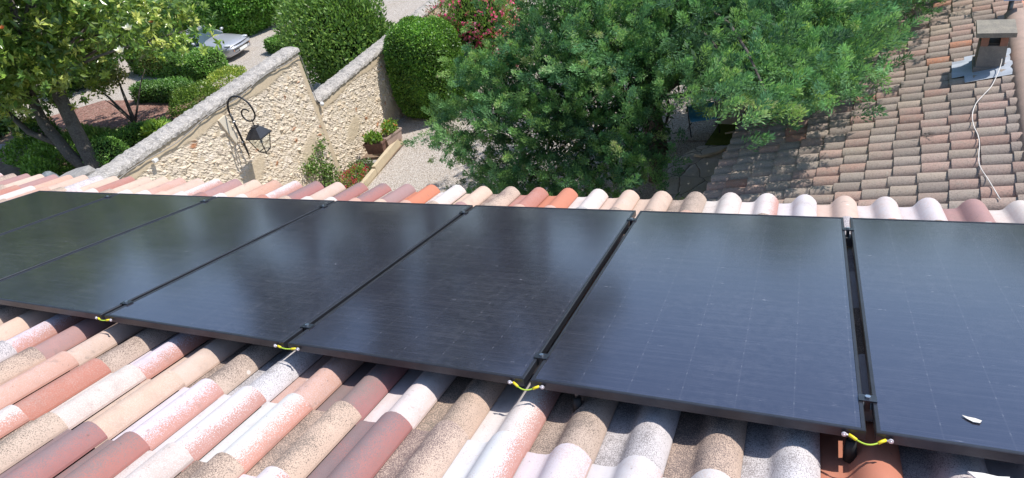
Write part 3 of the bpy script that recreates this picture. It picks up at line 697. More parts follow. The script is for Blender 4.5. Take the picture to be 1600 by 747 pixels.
def bush(name, c, r_, n, ls, cols, label, cat, up=.5, lump=.15, inner=.5, stems=5, seed=1, group=None, petals=None, wid=.5, mat=None, dirw=1., trunk=None, ex=2., core=None):
    """loose plant: leaves through a volume, a few stems"""
    t = thing(name, (c[0], c[1], GZ), label, cat, group); f = blob_surf(c, r_, lump, ex, seed)
    P, N = f(n); k = rng.uniform(inner, 1., (n, 1)) ** .6; P = np.array(c) + (P - np.array(c)) * k; P[:, 2] = np.maximum(P[:, 2], GZ + .03)
    D = unit(N * .5 + rdir(n) * .8 * dirw + np.array([0, 0, up])); L = ls * rng.uniform(.6, 1.3, n)
    leaf_obj('foliage', P, D, unit(rdir(n) + np.array([0, 0, .7])), L, L * wid, pick(cols, n, gain=1.25), mat or L_HED, t)
    b = MB(); rr = random.Random(seed)
    for i in range(stems):
        d = Vector((rr.uniform(-.6, .6) * r_[0], rr.uniform(-.6, .6) * r_[1], rr.uniform(-.1, .5) * r_[2])); p = Vector(c) + d
        base = Vector((c[0] + rr.uniform(-.1, .1) * r_[0], c[1] + rr.uniform(-.1, .1) * r_[1], GZ)); tr = trunk or (.02 * max(r_))
        b.tube([base, base.lerp(p, .5) + Vector((0, 0, .08 * r_[2])), p], [tr, tr * .6, tr * .25], 6)
    b.build('stems', M_BARK, t)
    if core: core_blob(c, r_, ex, core)(t)
    if petals:
        m, cols2, ps, top = petals; P, N = f(m); k = rng.uniform(.92, 1.06, (m, 1)); P = np.array(c) + (P - np.array(c)) * k
        P = np.repeat(P, 5, 0) + rng.normal(0, ps * .6, (m * 5, 3)); D = unit(rdir(m * 5) + np.array([.2, -.2, .6])); L = ps * rng.uniform(.7, 1.2, m * 5)
        P[:, 2] = np.maximum(P[:, 2], GZ + .05)
        leaf_obj('blossom', P, D, rdir(m * 5), L, L * .8, pick(cols2, m * 5, jit=.1), L_PET, t)
    return t
GB = [(.14, .24, .045), (.19, .30, .055), (.10, .19, .035), (.24, .34, .08)]
GD = [(.045, .095, .022), (.065, .13, .03), (.09, .17, .04), (.04, .08, .025)]
GY = [(.30, .36, .07), (.40, .44, .09), (.21, .29, .06), (.14, .23, .04)]
def potplant(t, c, r_, n, ls, cols, pet=None):
    P = np.array(c) + rdir(n) * np.array(r_) * rng.uniform(.2, 1, (n, 1)) ** .5; P[:, 2] = np.maximum(P[:, 2], c[2] - r_[2] * .3)
    D = unit(rdir(n) + np.array([0, 0, 1.])); L = ls * rng.uniform(.6, 1.3, n); leaf_obj('plant', P, D, rdir(n), L, L * .5, pick(cols, n), L_HED, t)
    if pet:
        m, cc = pet; P = np.array(c) + rdir(m) * np.array(r_) * .9; P[:, 2] = np.abs(P[:, 2] - c[2]) + c[2]; P = np.repeat(P, 4, 0) + rng.normal(0, .015, (m * 4, 3))
        leaf_obj('blossom', P, unit(rdir(m * 4) + np.array([0, 0, .7])), rdir(m * 4), np.full(m * 4, .04), np.full(m * 4, .035), pick(cc, m * 4, jit=.1), L_PET, t)
GLT = [(.20, .34, .05), (.28, .42, .08), (.13, .25, .04)]
potplant(tr1, (-4.08, 11.72, GZ + .60), (.30, .17, .17), 520, .09, GLT, (4, [(.75, .16, .05)]))
potplant(tr2, (-3.92, 12.34, GZ + .60), (.20, .30, .22), 480, .08, GLT, (9, [(.75, .14, .05), (.8, .25, .06)]))
bush('red_flower_plant', (-4.0, 10.35, GZ + .20), (.34, .55, .26), 1100, .06, GB, 'low plant covered in red and pink flowers beside the edging', 'flowers', petals=(240, [(.55, .04, .07), (.62, .06, .18), (.45, .03, .04), (.60, .10, .12)], .035, 1), seed=4)
bush('silvery_shrub', (-4.15, 10.98, GZ + .16), (.36, .30, .22), 620, .07, [(.12, .17, .07), (.18, .22, .11), (.08, .12, .05)], 'small grey green shrub between the red flowers and the dark trough', 'shrub', seed=6)
# climber on the wall
t = thing('climbing_plant', WP(3.9, .1, 0), 'thin green climbing plant growing up the stone wall left of the red flowers', 'climber'); b = MB(); rr = random.Random(5); P = []
for (s0, h0, s1, h1, m) in ((4.1, 0, 3.75, 1.35, 0), (4.05, 0, 4.35, 1.05, 0), (3.7, 0, 3.0, .25, 0), (3.95, 0, 3.55, .9, 0)):
    pts = [WP(s0 + (s1 - s0) * q + .05 * math.sin(q * 9), .07 + .05 * math.sin(q * 5), h0 + (h1 - h0) * q) for q in [i / 10 for i in range(11)]]; b.tube(pts, .008, 5)
b.build('stems', M_BARK, t)
def wallleaf(n, s, h, ds, dh, off):
    q = rng.normal(size=(n, 2)); S = s + q[:, 0] * ds; H = np.clip(h + q[:, 1] * dh, .02, 3); O = rng.uniform(.04, off, n)
    return np.array([WP(a, b_, c_) for a, b_, c_ in zip(S, O, H)])
P = np.concatenate([wallleaf(420, 3.95, .28, .20, .20, .34), wallleaf(240, 3.9, .66, .11, .14, .24), wallleaf(280, 4.32, .98, .18, .11, .22), wallleaf(90, 3.75, 1.2, .12, .1, .15)]); n = len(P)
leaf_obj('foliage', P, unit(rdir(n) + np.array([.4, 0, .3])), unit(rdir(n) + np.array([1., 0, .5])), rng.uniform(.05, .10, n), rng.uniform(.03, .055, n), pick([(.13, .22, .05), (.20, .30, .08), (.09, .16, .04)], n), L_HED, t)

# ================================================================ clipped topiary, oleander, laurel
TC = (-3.80, 14.7, GZ + 1.25)
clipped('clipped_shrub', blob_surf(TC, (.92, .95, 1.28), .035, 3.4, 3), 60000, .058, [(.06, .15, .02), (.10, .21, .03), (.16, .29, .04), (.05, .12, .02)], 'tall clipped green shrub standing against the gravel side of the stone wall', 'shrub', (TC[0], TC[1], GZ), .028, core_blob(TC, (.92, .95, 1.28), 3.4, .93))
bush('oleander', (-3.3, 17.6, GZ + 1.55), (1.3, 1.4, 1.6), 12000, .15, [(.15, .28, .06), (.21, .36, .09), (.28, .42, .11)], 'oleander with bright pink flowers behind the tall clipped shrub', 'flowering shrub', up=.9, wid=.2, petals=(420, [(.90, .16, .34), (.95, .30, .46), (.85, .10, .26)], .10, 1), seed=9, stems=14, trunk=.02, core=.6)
bush('pale_oleander', (-4.1, 16.7, GZ + 1.2), (.55, .7, 1.35), 1100, .13, [(.10, .15, .04), (.14, .19, .06)], 'oleander with faded pale pink flowers against the wall', 'flowering shrub', up=.9, wid=.2, petals=(190, [(.80, .45, .45), (.72, .28, .34), (.85, .62, .58)], .05, 1), seed=12, stems=8, trunk=.015)
bush('laurel', (-7.6, 16.5, GZ + 1.75), (1.95, 1.9, 2.1), 42000, .125, [(.10, .19, .045), (.14, .25, .055), (.21, .32, .075), (.08, .15, .04)], 'large loose green bush growing behind the step in the stone wall', 'bush', up=.7, lump=.22, inner=.25, core=.62, seed=21, stems=16, trunk=.04, wid=.42)

# ================================================================ far garden behind the wall
GH = [(.08, .175, .035), (.12, .23, .045), (.17, .30, .06), (.06, .13, .025)]
def along(a, b_, w, h, lab, cat, n, ls, cols, name='clipped_hedge', z=0.):
    a = Vector((*a, 0)); b_ = Vector((*b_, 0)); c = (a + b_) / 2; L = (b_ - a).length; rz = math.atan2(b_.y - a.y, b_.x - a.x)
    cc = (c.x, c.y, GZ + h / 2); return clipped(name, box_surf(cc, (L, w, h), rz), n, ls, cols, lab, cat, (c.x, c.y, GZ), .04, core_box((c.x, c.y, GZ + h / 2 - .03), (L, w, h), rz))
along((-21.2, 19.6), (-15.0, 17.95), 1.15, .95, 'boxy clipped hedge in front of the silver car', 'hedge', 16000, .09, GH)
big = (-24.6, 27.9, GZ + 1.35)
def rot_surf(c, r_, rz, lump, ex, seed):
    f0 = blob_surf((0, 0, 0), r_, lump, ex, seed, -.75); M = np.array(Matrix.Rotation(rz, 3, 'Z'))
    def f(n): P, N = f0(n); return P @ M.T + np.array(c), N @ M.T
    return f
def core_rot(c, r_, rz, ex):
    def g(p):
        core_blob((0, 0, 0), r_, ex, .9)(p); o = [x for x in bpy.data.objects if x.parent == p and x.name.startswith('twig_core')][-1]
        M = Matrix.Rotation(rz, 4, 'Z')
        for v in o.data.vertices: v.co = M @ (v.co + wloc(p)) + Vector(c) - wloc(p)
    return g
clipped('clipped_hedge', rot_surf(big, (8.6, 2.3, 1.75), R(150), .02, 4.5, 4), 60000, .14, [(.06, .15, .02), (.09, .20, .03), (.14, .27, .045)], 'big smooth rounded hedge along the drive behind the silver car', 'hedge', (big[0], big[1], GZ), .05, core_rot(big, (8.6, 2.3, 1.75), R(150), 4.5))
along((-14.75, 20.95), (-13.2, 20.35), .7, .55, 'short low hedge on the drive beside the higher coping', 'hedge', 3600, .08, GH)
along((-17.6, 16.25), (-14.7, 16.1), .75, .60, 'low dark hedge between the box hedge and the wood chip bed', 'hedge', 8500, .08, [(.055, .12, .03), (.08, .17, .04), (.12, .22, .05)])
bush('golden_shrub', (-13.35, 16.55, GZ + .42), (.75, 1.0, .50), 4200, .085, GY, 'yellow green shrub against the far side of the higher wall', 'shrub', seed=31, stems=6, inner=.6)
bush('golden_shrub', (-13.55, 15.0, GZ + .42), (.75, .85, .52), 4600, .08, [(.12, .20, .035), (.18, .26, .05), (.08, .15, .03)], 'rounded green shrub with yellow tips at the right end of the wood chips', 'shrub', seed=32, stems=6, inner=.6)
along((-15.6, 11.7), (-13.15, 13.45), .70, .42, 'low hedge running along the near side of the wood chip bed', 'hedge', 7800, .075, GH)
bush('grassy_clump', (-16.0, 12.45, GZ + .28), (1.0, .50, .36), 3400, .20, [(.14, .22, .05), (.19, .28, .07), (.10, .17, .04)], 'soft grassy green clump left of the low hedge', 'grass clump', up=1.6, wid=.10, seed=35, stems=2)
bush('lime_plant', (-13.2, 12.85, GZ + .35), (.34, .34, .28), 420, .15, [(.26, .38, .06), (.20, .32, .05)], 'small lime green leafy plant beside the coping', 'plant', seed=36, stems=3)
clipped('round_shrub', blob_surf((-13.35, 10.95, GZ + .42), (.62, .62, .50), .03, 2.2, 5), 5600, .06, GH, 'small round clipped shrub right of the big tree trunk', 'shrub', (-13.35, 10.95, GZ), .03, core_blob((-13.35, 10.95, GZ + .42), (.62, .62, .50), 2.2, .88))
for i, (x, y, rx, lab) in enumerate(((-15.4, 10.6, .95, 'bright green shrub under the trunks of the flowering tree'), (-17.2, 11.2, .85, 'green shrub in shade left of the tree trunks'), (-14.6, 9.6, .6, 'low green plants above the tiles left of the grey pier'), (-18.6, 12.6, .8, 'dark shrub on the soil at the left edge of the garden'))):
    bush('garden_shrub', (x, y, GZ + .42), (rx, rx * .8, .55), 2600, .11, [(.13, .24, .04), (.18, .30, .05), (.09, .17, .03)] if i != 3 else GD, lab, 'shrub', seed=40 + i, stems=5)
for i, (x, y, s) in enumerate(((-19.8, 12.5, .28), (-20.3, 12.1, .22), (-19.4, 11.9, .2))):
    b = MB(); b.sphere((x, y, GZ + s * .4), (s, s * .8, s * .6), 9, 6); tag(b.build('garden_stone', M_BOULD, None, (x, y, GZ)), ['largest pale stone on the soil at the left edge', 'pale stone furthest left on the garden soil', 'smallest pale stone nearest the tree on the soil'][i], 'stone', 'pale stones on the garden soil')
for i, (x, y, rx, h, lab) in enumerate(((-23.3, 18.2, 1.9, 1.3, 'tall dark shrub across the drive behind the crown of the flowering tree'), (-26.8, 15.6, 2.2, 1.4, 'wide dark shrub at the left edge behind the flowering tree'), (-28.5, 21.5, 2.6, 1.6, 'dark shrub far back between the flowering tree and the rounded hedge'), (-22.8, 13.3, 1.2, .8, 'low green shrub beyond the left end of the wood chips'), (-32.5, 17.0, 2.8, 1.7, 'largest dark shrub at the far left beyond the garden'))):
    bush('garden_shrub', (x, y, GZ + h * .8), (rx, rx * .8, h), 7000, .17, GD, lab, 'shrub', seed=60 + i, stems=8, core=.75, inner=.6)
# small shrub tree on the wood chips
t = thing('small_tree', (-15.75, 14.1, GZ), 'small multi stemmed tree with pale green tips growing out of the wood chips', 'tree'); b = MB(); B0 = Vector((-15.75, 14.1, GZ))
for tip, r0 in (((-16.9, 14.3, 1.25), .05), ((-15.9, 14.45, 1.5), .06), ((-16.3, 13.9, 1.0), .035), ((-15.2, 15.1, 1.6), .035)):
    T = Vector((tip[0], tip[1], GZ + tip[2])); b.tube([B0, B0.lerp(T, .35) + Vector((0, 0, .05)), B0.lerp(T, .7) + Vector((0, 0, .10)), T], [r0 * 1.3, r0, r0 * .7, r0 * .3], 7)
b.build('trunk', M_BARK, t)
Ps = []; Cs = []
for c, rr_, m, cols in (((-16.7, 14.3, 1.45), .55, 750, GY), ((-15.95, 14.5, 1.6), .38, 420, [(.36, .36, .14), (.24, .28, .08)]), ((-15.1, 15.3, 1.9), .62, 420, [(.06, .09, .02), (.09, .12, .03), (.12, .13, .04)]), ((-14.6, 15.8, 2.3), .5, 300, [(.08, .12, .03), (.13, .17, .04)])):
    Ps.append(np.array([c[0], c[1], GZ + c[2]]) + rdir(m) * rr_ * rng.uniform(.3, 1, (m, 1))); Cs.append(pick(cols, m))
P = np.concatenate(Ps); n = len(P); leaf_obj('crown', P, unit(rdir(n) + np.array([0, 0, .5])), rdir(n), rng.uniform(.08, .16, n), rng.uniform(.04, .08, n), np.concatenate(Cs), L_MAG, t)

# ---------------- silver car behind the box hedge
def make_car(loc, rz):
    t = thing('parked_car', loc, 'silver car parked between the boxy hedge and the big rounded hedge', 'car'); M = Matrix.Rotation(rz, 3, 'Z'); L0 = Vector(loc)
    W = lambda x, y, z: tuple(M @ Vector((x, y, z)) + L0)
    paint = NT('silver_paint'); mp = paint.pbr((.46, .47, .51), .38, .45, None, None, None, Coat_Weight=.6, Coat_Roughness=.05)
    glass = NT('car_glass').pbr((.05, .075, .085), .06, 0, None, .9); black = M_BLK
    # stations x, halfwidth, zlow, zbelt, ztop(centre)
    ST = [(2.16, .50, .30, .50, .52), (2.12, .62, .24, .56, .60), (1.98, .76, .20, .62, .68), (1.7, .83, .19, .67, .76), (1.2, .86, .18, .73, .84), (.72, .87, .18, .78, .90), (.0, .87, .18, .82, .90), (-.9, .87, .18, .84, .92), (-1.5, .86, .2, .86, .95), (-1.95, .80, .26, .84, .92), (-2.15, .70, .34, .74, .80)]
    V = []; n = 13
    for x, w, zl, zb, zt in ST:
        row = [(-w * .92, zl), (-w, zl + .15), (-w * 1.0, zb - .12), (-w * .97, zb - .02), (-w * .80, zb + (zt - zb) * .55), (-w * .42, zt - .01), (0, zt)]
        row += [(-a, z) for a, z in row[:-1][::-1]]
        for y, z in row: V.append(W(x, y, z))
    F = [(i * n + j, i * n + j + 1, (i + 1) * n + j + 1, (i + 1) * n + j) for i in range(len(ST) - 1) for j in range(n - 1)] + [tuple(range(n)), tuple((len(ST) - 1) * n + j for j in range(n))[::-1]] + [(i * n + n - 1, i * n, (i + 1) * n, (i + 1) * n + n - 1) for i in range(len(ST) - 1)]
    b = MB(); b.add(V, F, 0, True); b.build('body', mp, t)
    G = [(.78, .70, .88), (.18, .60, 1.27), (-.75, .60, 1.31), (-1.55, .66, .95)]
    def gl(i, k=1., dz=0): x, w, z = G[i]; return x, w * k, z + dz
    V = [W(.80, -.74, .86), W(.80, .74, .86), W(.16, .58, 1.24), W(.16, -.58, 1.24)]; b = MB(); b.add(V, [(0, 1, 2, 3)]); b.build('windscreen', glass, t)
    V = [W(.16, -.58, 1.24), W(.16, .58, 1.24), W(-.2, .60, 1.285), W(-.2, -.60, 1.285), W(-.78, .58, 1.27), W(-.78, -.58, 1.27)]; b = MB(); b.add(V, [(0, 1, 2, 3), (3, 2, 4, 5)], 0, True); b.build('roof', mp, t)
    b = MB(); b.add([W(-.78, -.58, 1.27), W(-.78, .58, 1.27), W(-1.6, .68, .95), W(-1.6, -.68, .95)], [(0, 1, 2, 3)]); b.build('rear_window', glass, t)
    for s in (-1, 1):
        b = MB(); b.add([W(.80, .745 * s, .86), W(.16, .585 * s, 1.24), W(-.2, .605 * s, 1.285), W(-.78, .585 * s, 1.27), W(-1.6, .69 * s, .95), W(-.4, .84 * s, .86)], [(0, 1, 2, 3, 4, 5)]); b.build('side_window', glass, t)
        b = MB(); b.tube([W(.80, .745 * s, .865), W(.16, .59 * s, 1.25), W(-.78, .59 * s, 1.28), W(-1.62, .69 * s, .95)], .028, 6); b.build('pillar', mp, t)
        b = MB(); b.sphere(W(.62, .97 * s, .97), (.07, .10, .06), 10, 6); b.tube([W(.62, .86 * s, .90), W(.62, .95 * s, .95)], .02, 6); b.build('door_mirror', mp, t)
        b = MB(); b.sphere(W(1.93, .60 * s, .655), (.17, .13, .055), 12, 6); b.build('headlight', plain('headlight_lens', (.62, .64, .66), .12, .2), t)
        b = MB(); b.box(W(2.125, .47 * s, .42), (.05, .18, .07), rz); b.build('indicator', plain('amber_lens', (.75, .26, .03), .25), t)
        for x in (1.32, -1.32):
            b = MB(); b.tube([W(x, .62 * s, .30), W(x, .84 * s, .30)], .30, 18, 0); w = b.build('wheel', black, t)
            b = MB(); b.tube([W(x, .845 * s, .30), W(x, .865 * s, .30)], .19, 14); b.build('hub', M_BOLT, t)
    b = MB(); b.tube([W(1.98, -.78, .50), W(2.14, -.56, .50), W(2.19, 0, .50), W(2.14, .56, .50), W(1.98, .78, .50)], .045, 8); b.build('front_bumper', mp, t)
    b = MB(); b.tube([W(1.95, -.77, .575), W(2.11, -.56, .585), W(2.155, 0, .59), W(2.11, .56, .585), W(1.95, .77, .575)], .014, 6); b.build('bumper_line', M_BLK, t)
    b = MB(); b.box(W(2.20, 0, .36), (.02, .50, .11), rz); b.build('number_plate', M_WHITE, t)
make_car((-18.05, 20.35, GZ), R(4))

# ================================================================ trees
def limb(b, p, q, r0, r1, bend=.12, seed=0, n=6):
    rr = random.Random(seed); p = Vector(p); q = Vector(q); d = q - p; o = Vector((rr.uniform(-1, 1), rr.uniform(-1, 1), rr.uniform(-.3, .8))) * d.length * bend
    pts = [p + d * t_ + o * math.sin(math.pi * t_) for t_ in [i / n for i in range(n + 1)]]
    b.tube(pts, [r0 + (r1 - r0) * i / n for i in range(n + 1)], 9)
# --- juniper
JP = parse('4.84,8.95,-2.17;3.87,8.5,-2.39;2.92,7.9,-3.94;2.29,8.48,-4.37;0.46,8.26,-3.41;4.76,8.77,-2.64;1.73,8.35,-3.42;4.37,9.47,-2.11;3.79,8.15,-3.73;3.95,8.65,-3;3.86,9.76,-1.37;0.69,8.59,-4.29;1.74,8.44,-2.74;1.26,8.15,-4.05;4.29,9.29,-1.46;2.04,9.29,-2.36;1.8,9.02,-1.75;3.35,8.32,-2.6;0.63,8.76,-2.87;2.62,8.68,-2.98;1.91,8.36,-4.76;4.31,8.86,-2.02;2.66,9.35,-1.37;3.14,9.88,-1.68;3.7,8.92,-1.7;4.66,9.92,-1.85;3.72,8.26,-4.14;2.99,8.81,-1.81;1.8,7.95,-4.17;1.28,9.1,-2.53;2.27,8.5,-2.18;0.46,8.61,-4.68;2.42,9.16,-2.03;2.81,8.72,-3.77;3.36,8.64,-3.1;1.08,8.48,-3.46;2.6,9.58,-1.77;4.86,9.35,-2.67;1.56,8.82,-2.2;1.09,8.98,-3.15;2.54,8.92,-2.54;1.34,9.97,-1.24;1.54,9.41,-1.22;3.98,9.13,-2.66;0.19,8.79,-3.75;3.08,9.29,-2.52;3.71,9.88,-1.86;1.59,8.56,-4.46;1.95,9.7,-1.45;2.84,8.18,-3.2;1.09,8.11,-4.56;1.86,8.83,-3.04;0.6,9.2,-2.36;2.12,8.68,-3.85;3.27,9.43,-1.96;3.7,9.3,-2.23;0.43,8.96,-3.38;2.96,8.49,-4.34;3.35,8.68,-2.13;2.27,7.92,-3.77;1.18,8.27,-2.82;2.73,7.94,-4.34;1.63,7.99,-3.76;1.5,9.61,-1.78;2.23,8.2,-3.02;3.31,8.63,-3.58;2.13,8.8,-3.39;3.23,9.23,-1.52;3.52,8.15,-3.38;0.08,9.28,-2.88;0.98,8.73,-2.28;2.56,10.02,-1.4;1.26,8.55,-4.78;3.31,8.63,-3.98;1.29,9.37,-2.13;0.95,8.67,-3.86;4.35,10.19,-1.54;2.75,8.38,-2.56;3.38,17.98,-3.16;5.66,17.07,-2.33;1.42,11.93,-0.4;-1.76,16.39,-4.33;1.17,15.32,-0.99;6.31,18.03,-3.09;3.97,14.12,-0.57;0.99,17.54,-1.49;1.54,18.36,-4.83;-0.64,17.38,-3.07;4.65,13.33,-0.52;6.91,17.14,-2.58;6.2,15.11,-0.78;2.93,18.84,-3.42;3.24,18.98,-3.96;2.37,16.11,-0.56;5.36,17.6,-1.76;3.74,11.36,-1.12;1.84,14.99,-0.63;7.46,16.59,-2.87;2.85,12.19,-0.63;0.17,18.25,-4.26;4.85,11.05,-0.57;1.83,17.7,-2.24;4.01,15.7,-1;2.45,12.36,-0.04;5.11,10.18,-1.08;2.58,18.65,-2.47;1.32,18.15,-3.88;3.82,17.17,-1.22;0.79,16.27,-1.21;3.92,18.26,-1.82;5.7,15.87,-1.3;6.82,15.44,-2.28;7.54,14.98,-2.35;4.59,17.34,-1.12;7.01,16.2,-2.14;1.38,16.43,-1.52;1.01,18.97,-4.29;0.06,16.75,-1.96;5.64,18.25,-3.33;-0.61,9.91,-4.18;1.09,15.92,-0.33;1.4,13.47,-0.24;3.95,12.81,-0.33;6.84,14.36,-1.78;2.46,17.25,-1.43;-1.34,16.88,-4.57;-0.25,17.2,-2.59;4.33,11.88,-0.31;1.47,17.05,-1.8;3.93,10.9,-0.44;5.46,16.48,-1.78;3.55,17.68,-2.06;1.65,16.76,-0.64;6.24,16.62,-1.44;7.52,14.26,-2.14;0.75,16.93,-2.11;1.89,13.53,0.19;0.84,10.57,-0.59;6.59,15.87,-2.76;-1.41,17.47,-4.93;2.81,18.69,-5.1;1.39,14.54,-0.21;0.5,18.81,-3.07;5.45,14.59,-0.65;6.4,15.83,-1.8;2.66,14.36,0.04;5.56,11.82,-0.88;-0.38,9.71,-3.52;1.04,18.96,-5.2;-0.2,18.36,-5.04;0.63,18.2,-3.48;-0.35,18.48,-3.79;1.62,17.9,-1.43;1.44,19.03,-3.56;2.71,13.67,-0.46;1.13,17.41,-2.44;3.02,10.88,-0.48;5.98,12.7,-1.52;6.11,13.73,-1.22;3.15,18.27,-1.92;2.05,18.5,-3.23;3.97,18.87,-3.92;0.38,15.53,-1.11;3.17,15.5,-0.33;1.9,14,-0.39;0.81,11.27,-1.28;2.58,11.57,-0.16;2.11,17.05,-1;5.31,16.08,-0.87;4.06,17.84,-2.7;-2.46,15.44,-5.16;0.39,17.5,-3.1;2.18,12.68,-0.61;-0.74,17.1,-3.96;3.53,12.05,-0.87;1.64,18.77,-2.52;4.5,15.01,-0.77;-0.09,16.36,-1.06;2.13,15.99,-1.02;5.7,12.22,-0.47;3.49,11.93,-0.27;-2.2,14.47,-5.31;3.53,15.01,-0.72;4.62,18.13,-2.27;-0.8,18.16,-4.39;4.44,17.7,-1.81;6.86,14.07,-1.22;-2.23,14.8,-4.77;1.46,18.04,-3.04;3.94,18.32,-4.75;7.23,13.42,-2.02;5.38,17.14,-2.8;-1.5,17.83,-4.1;1.72,11,-0.64;1.66,11.19,-1.22;5.97,12.59,-2.03;7.63,13.66,-1.45;6.47,12.55,-1.78;7.68,11.34,-2.01;6.58,10.59,-1.9;6.88,10.14,-2.32;6.08,9.59,-1.69;6.11,9.54,-2.73;6.44,8.2,-1.91;4.21,14.43,-2.79;5.97,7.39,-1.97;6.26,7.01,-1.66;5.59,9.27,-2.63;7.7,9.55,-1.27;6.47,12.9,-2.29;5.98,8.51,-2.2;4.59,10.97,-3.21;5.25,7.15,-1.79;5.9,6.2,-1.72;5.62,12.93,-2.68;8.46,14.74,-2.11;4.82,11.46,-2.81;6.22,9.61,-2.19;7.67,12.69,-2.46;7.08,14.78,-1.61;6.13,14.08,-2.79;6.69,12.34,-2.1;8.21,13.98,-1.79;6.57,8.63,-2.36;6.97,8.78,-1.47;6.04,13.53,-1.85;4.95,8.4,-2.03;7.12,14.32,-2.42;5.21,11.62,-2.51;8.12,12.22,-1.77;7.77,12.57,-1.68;5.47,8.43,-2.02;7.63,11.68,-1.72;7,12.56,-1.73;5.36,12.17,-2.17;6.66,9.91,-1.96;7.16,9.36,-1.51;5.61,10.58,-2.45;7.28,10.97,-2.26;6.47,11.41,-2.31;6.9,12.89,-2.58;5.66,13.33,-3.02;5.84,7.88,-1.72;4.76,12.7,-2.62;5.55,14.81,-2.54;7.36,13.48,-2.58;5.85,11.42,-1.9;6.7,13.54,-1.8;7.38,14.15,-1.74;5.44,14.02,-2.6;4.38,12.79,-2.88;5.8,6.73,-1.76;6.06,10.75,-2.82;6.37,7.78,-2.34;5.06,13.88,-2.27;6.16,14.45,-2.23;5.52,8.31,-2.75;5.1,10.12,-2.85;6.16,10.25,-2.8;5.54,10.25,-2.07;6.17,8.77,-2.6;6.53,14.92,-1.97;5.35,11.26,-2.16;4.86,13.22,-3.2;5.39,11.18,-2.78;4.65,14.99,-2.25;7.16,10.47,-1.54;6.79,8.22,-1.49;5.58,10.01,-2.66;6.4,11.94,-2.24;4.63,14.05,-2.45;4.84,14.54,-2.65;5.82,5.72,-1.61;7.53,13.01,-1.46;7.21,11.44,-1.46;4.63,11.17,-2.1;4.69,10.91,-2.45;6.15,11.93,-2.78;5.45,12.91,-1.98;7.98,13.12,-2.29;5.93,11.05,-2.46;6.96,9.88,-1.43;5.17,7.92,-2.24;7.7,11.58,-2.41;7.77,11.59,-1.33;5.27,8.63,-2.53;8.21,13.35,-1.46;6.33,11.9,-1.7;5.56,8.22,-2.36;5.94,14.98,-1.93;7.04,12.2,-2.54;5.38,14.4,-2.99;6.63,9.69,-2.52;5.62,13.76,-1.98;4.2,14.78,-2.3;4.77,11.97,-2.15;6.91,14.79,-2.46;8.05,12.99,-1.87;6.53,9.42,-1.9;5.16,13.26,-2.32;4.94,13.95,-2.92;5.27,9.22,-2.13;6.8,11.25,-1.94;7.37,12.37,-1.47;5.95,10.88,-1.96;7.72,13.69,-1.84;4.73,11.99,-2.72;7.22,14.83,-2.05;5.11,10.55,-2.12;4.86,9.69,-2.34;5.73,8.89,-1.73;5.36,9.72,-2.07;6.35,10.8,-2.32;5.62,7.65,-2.29;7.41,11.93,-2.1;4.25,13.28,-2.21;7.67,10.83,-1.46;6.26,13.43,-2.3;7.81,13.61,-2.44;5,14.8,-3;6.28,8.99,-2.13;7.52,14.59,-1.47;8.26,12.63,-2.25;8.05,14.8,-1.87;5.28,14.39,-2.13;7.45,12.56,-1.99;6.91,13.77,-2.38;5.34,7.73,-1.77;6.19,14.59,-1.78;6.03,8.22,-2.64;5.9,11.67,-2.42;7.99,14.43,-1.56;6.34,13.15,-2.74;6.29,6.48,-1.61;4.39,12.86,-3.3;7.1,12.04,-1.77;5.74,14.14,-2.27;6.39,7.65,-1.89;4.38,14.9,-2.78;5.73,11.69,-2.91;4.92,10.96,-2.86;5.56,14.87,-3.04;4.52,13.5,-3.01;5.34,9.47,-2.96'); JC = np.array([2.8, 13.6, GZ + 1.6])
jt = thing('juniper', (3.1, 12.4, GZ), 'wide spreading dark green conifer with feathery foliage between the gravel yard and the old roof', 'conifer')
rj = np.random.default_rng(77)
b = MB(); limb(b, (3.1, 12.2, GZ), (2.9, 13.0, GZ + 3.2), .26, .14, .06, 1); limb(b, (3.3, 10.9, GZ), (3.1, 12.0, GZ + 2.6), .15, .08, .1, 5)
for i, p in enumerate(JP[::4]):
    s = Vector((2.95, 12.8, GZ + .9 + 2.2 * rj.random())); limb(b, s, Vector(p) - (Vector(p) - s).normalized() * .25, .05, .012, .08, i)
b.build('trunk', M_BARK, jt)
Pn = []; Dn = []; Ln = []; Cn = []; Nn = []
jc = np.array([(.125, .26, .125), (.16, .315, .14), (.21, .385, .155), (.27, .45, .165), (.10, .21, .12)])
for p in JP:
    out = unit((p - JC) * np.array([1, 1, .7])); ncl = 19
    ptint = rj.uniform(.75, 1.25); pax = unit(rj.normal(0, .35, 3) + np.array([.25, -.1, .75]))
    for _ in range(ncl):
        ax = unit(out * .75 + pax * .9 + rj.normal(0, .30, 3)); c0 = p + rj.normal(0, 1, 3) * np.array([.34, .34, .13]) - ax * .25; Lp = rj.uniform(.30, .62); m = 150
        if p[1] > 15.5 or p[2] > GZ + 5.5: m = 50
        t_ = rj.uniform(0, 1, m) ** .8; rad = .100 * (1 - t_ * .8) + .012
        sd = unit(rj.normal(size=(m, 3))); sd = unit(sd - ax * (sd @ ax)[:, None])
        droop = np.array([0, 0, -.08]) * (t_[:, None] ** 2)
        P = c0 + ax * (t_ * Lp)[:, None] + sd * (rad * rj.uniform(.1, 1, m))[:, None] + droop
        D = unit(ax * 1.1 + sd * .6 + rj.normal(0, .25, (m, 3)))
        base = jc[rj.integers(0, 5)] * ptint
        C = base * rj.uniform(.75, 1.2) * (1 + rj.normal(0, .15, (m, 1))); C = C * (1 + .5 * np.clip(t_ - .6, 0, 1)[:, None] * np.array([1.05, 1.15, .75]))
        Pn.append(P); Dn.append(D); Ln.append(rj.uniform(.035, .078, m)); Cn.append(C); Nn.append(unit(rj.normal(size=(m, 3)) * .8 + out + np.array([.3, .1, .6])))
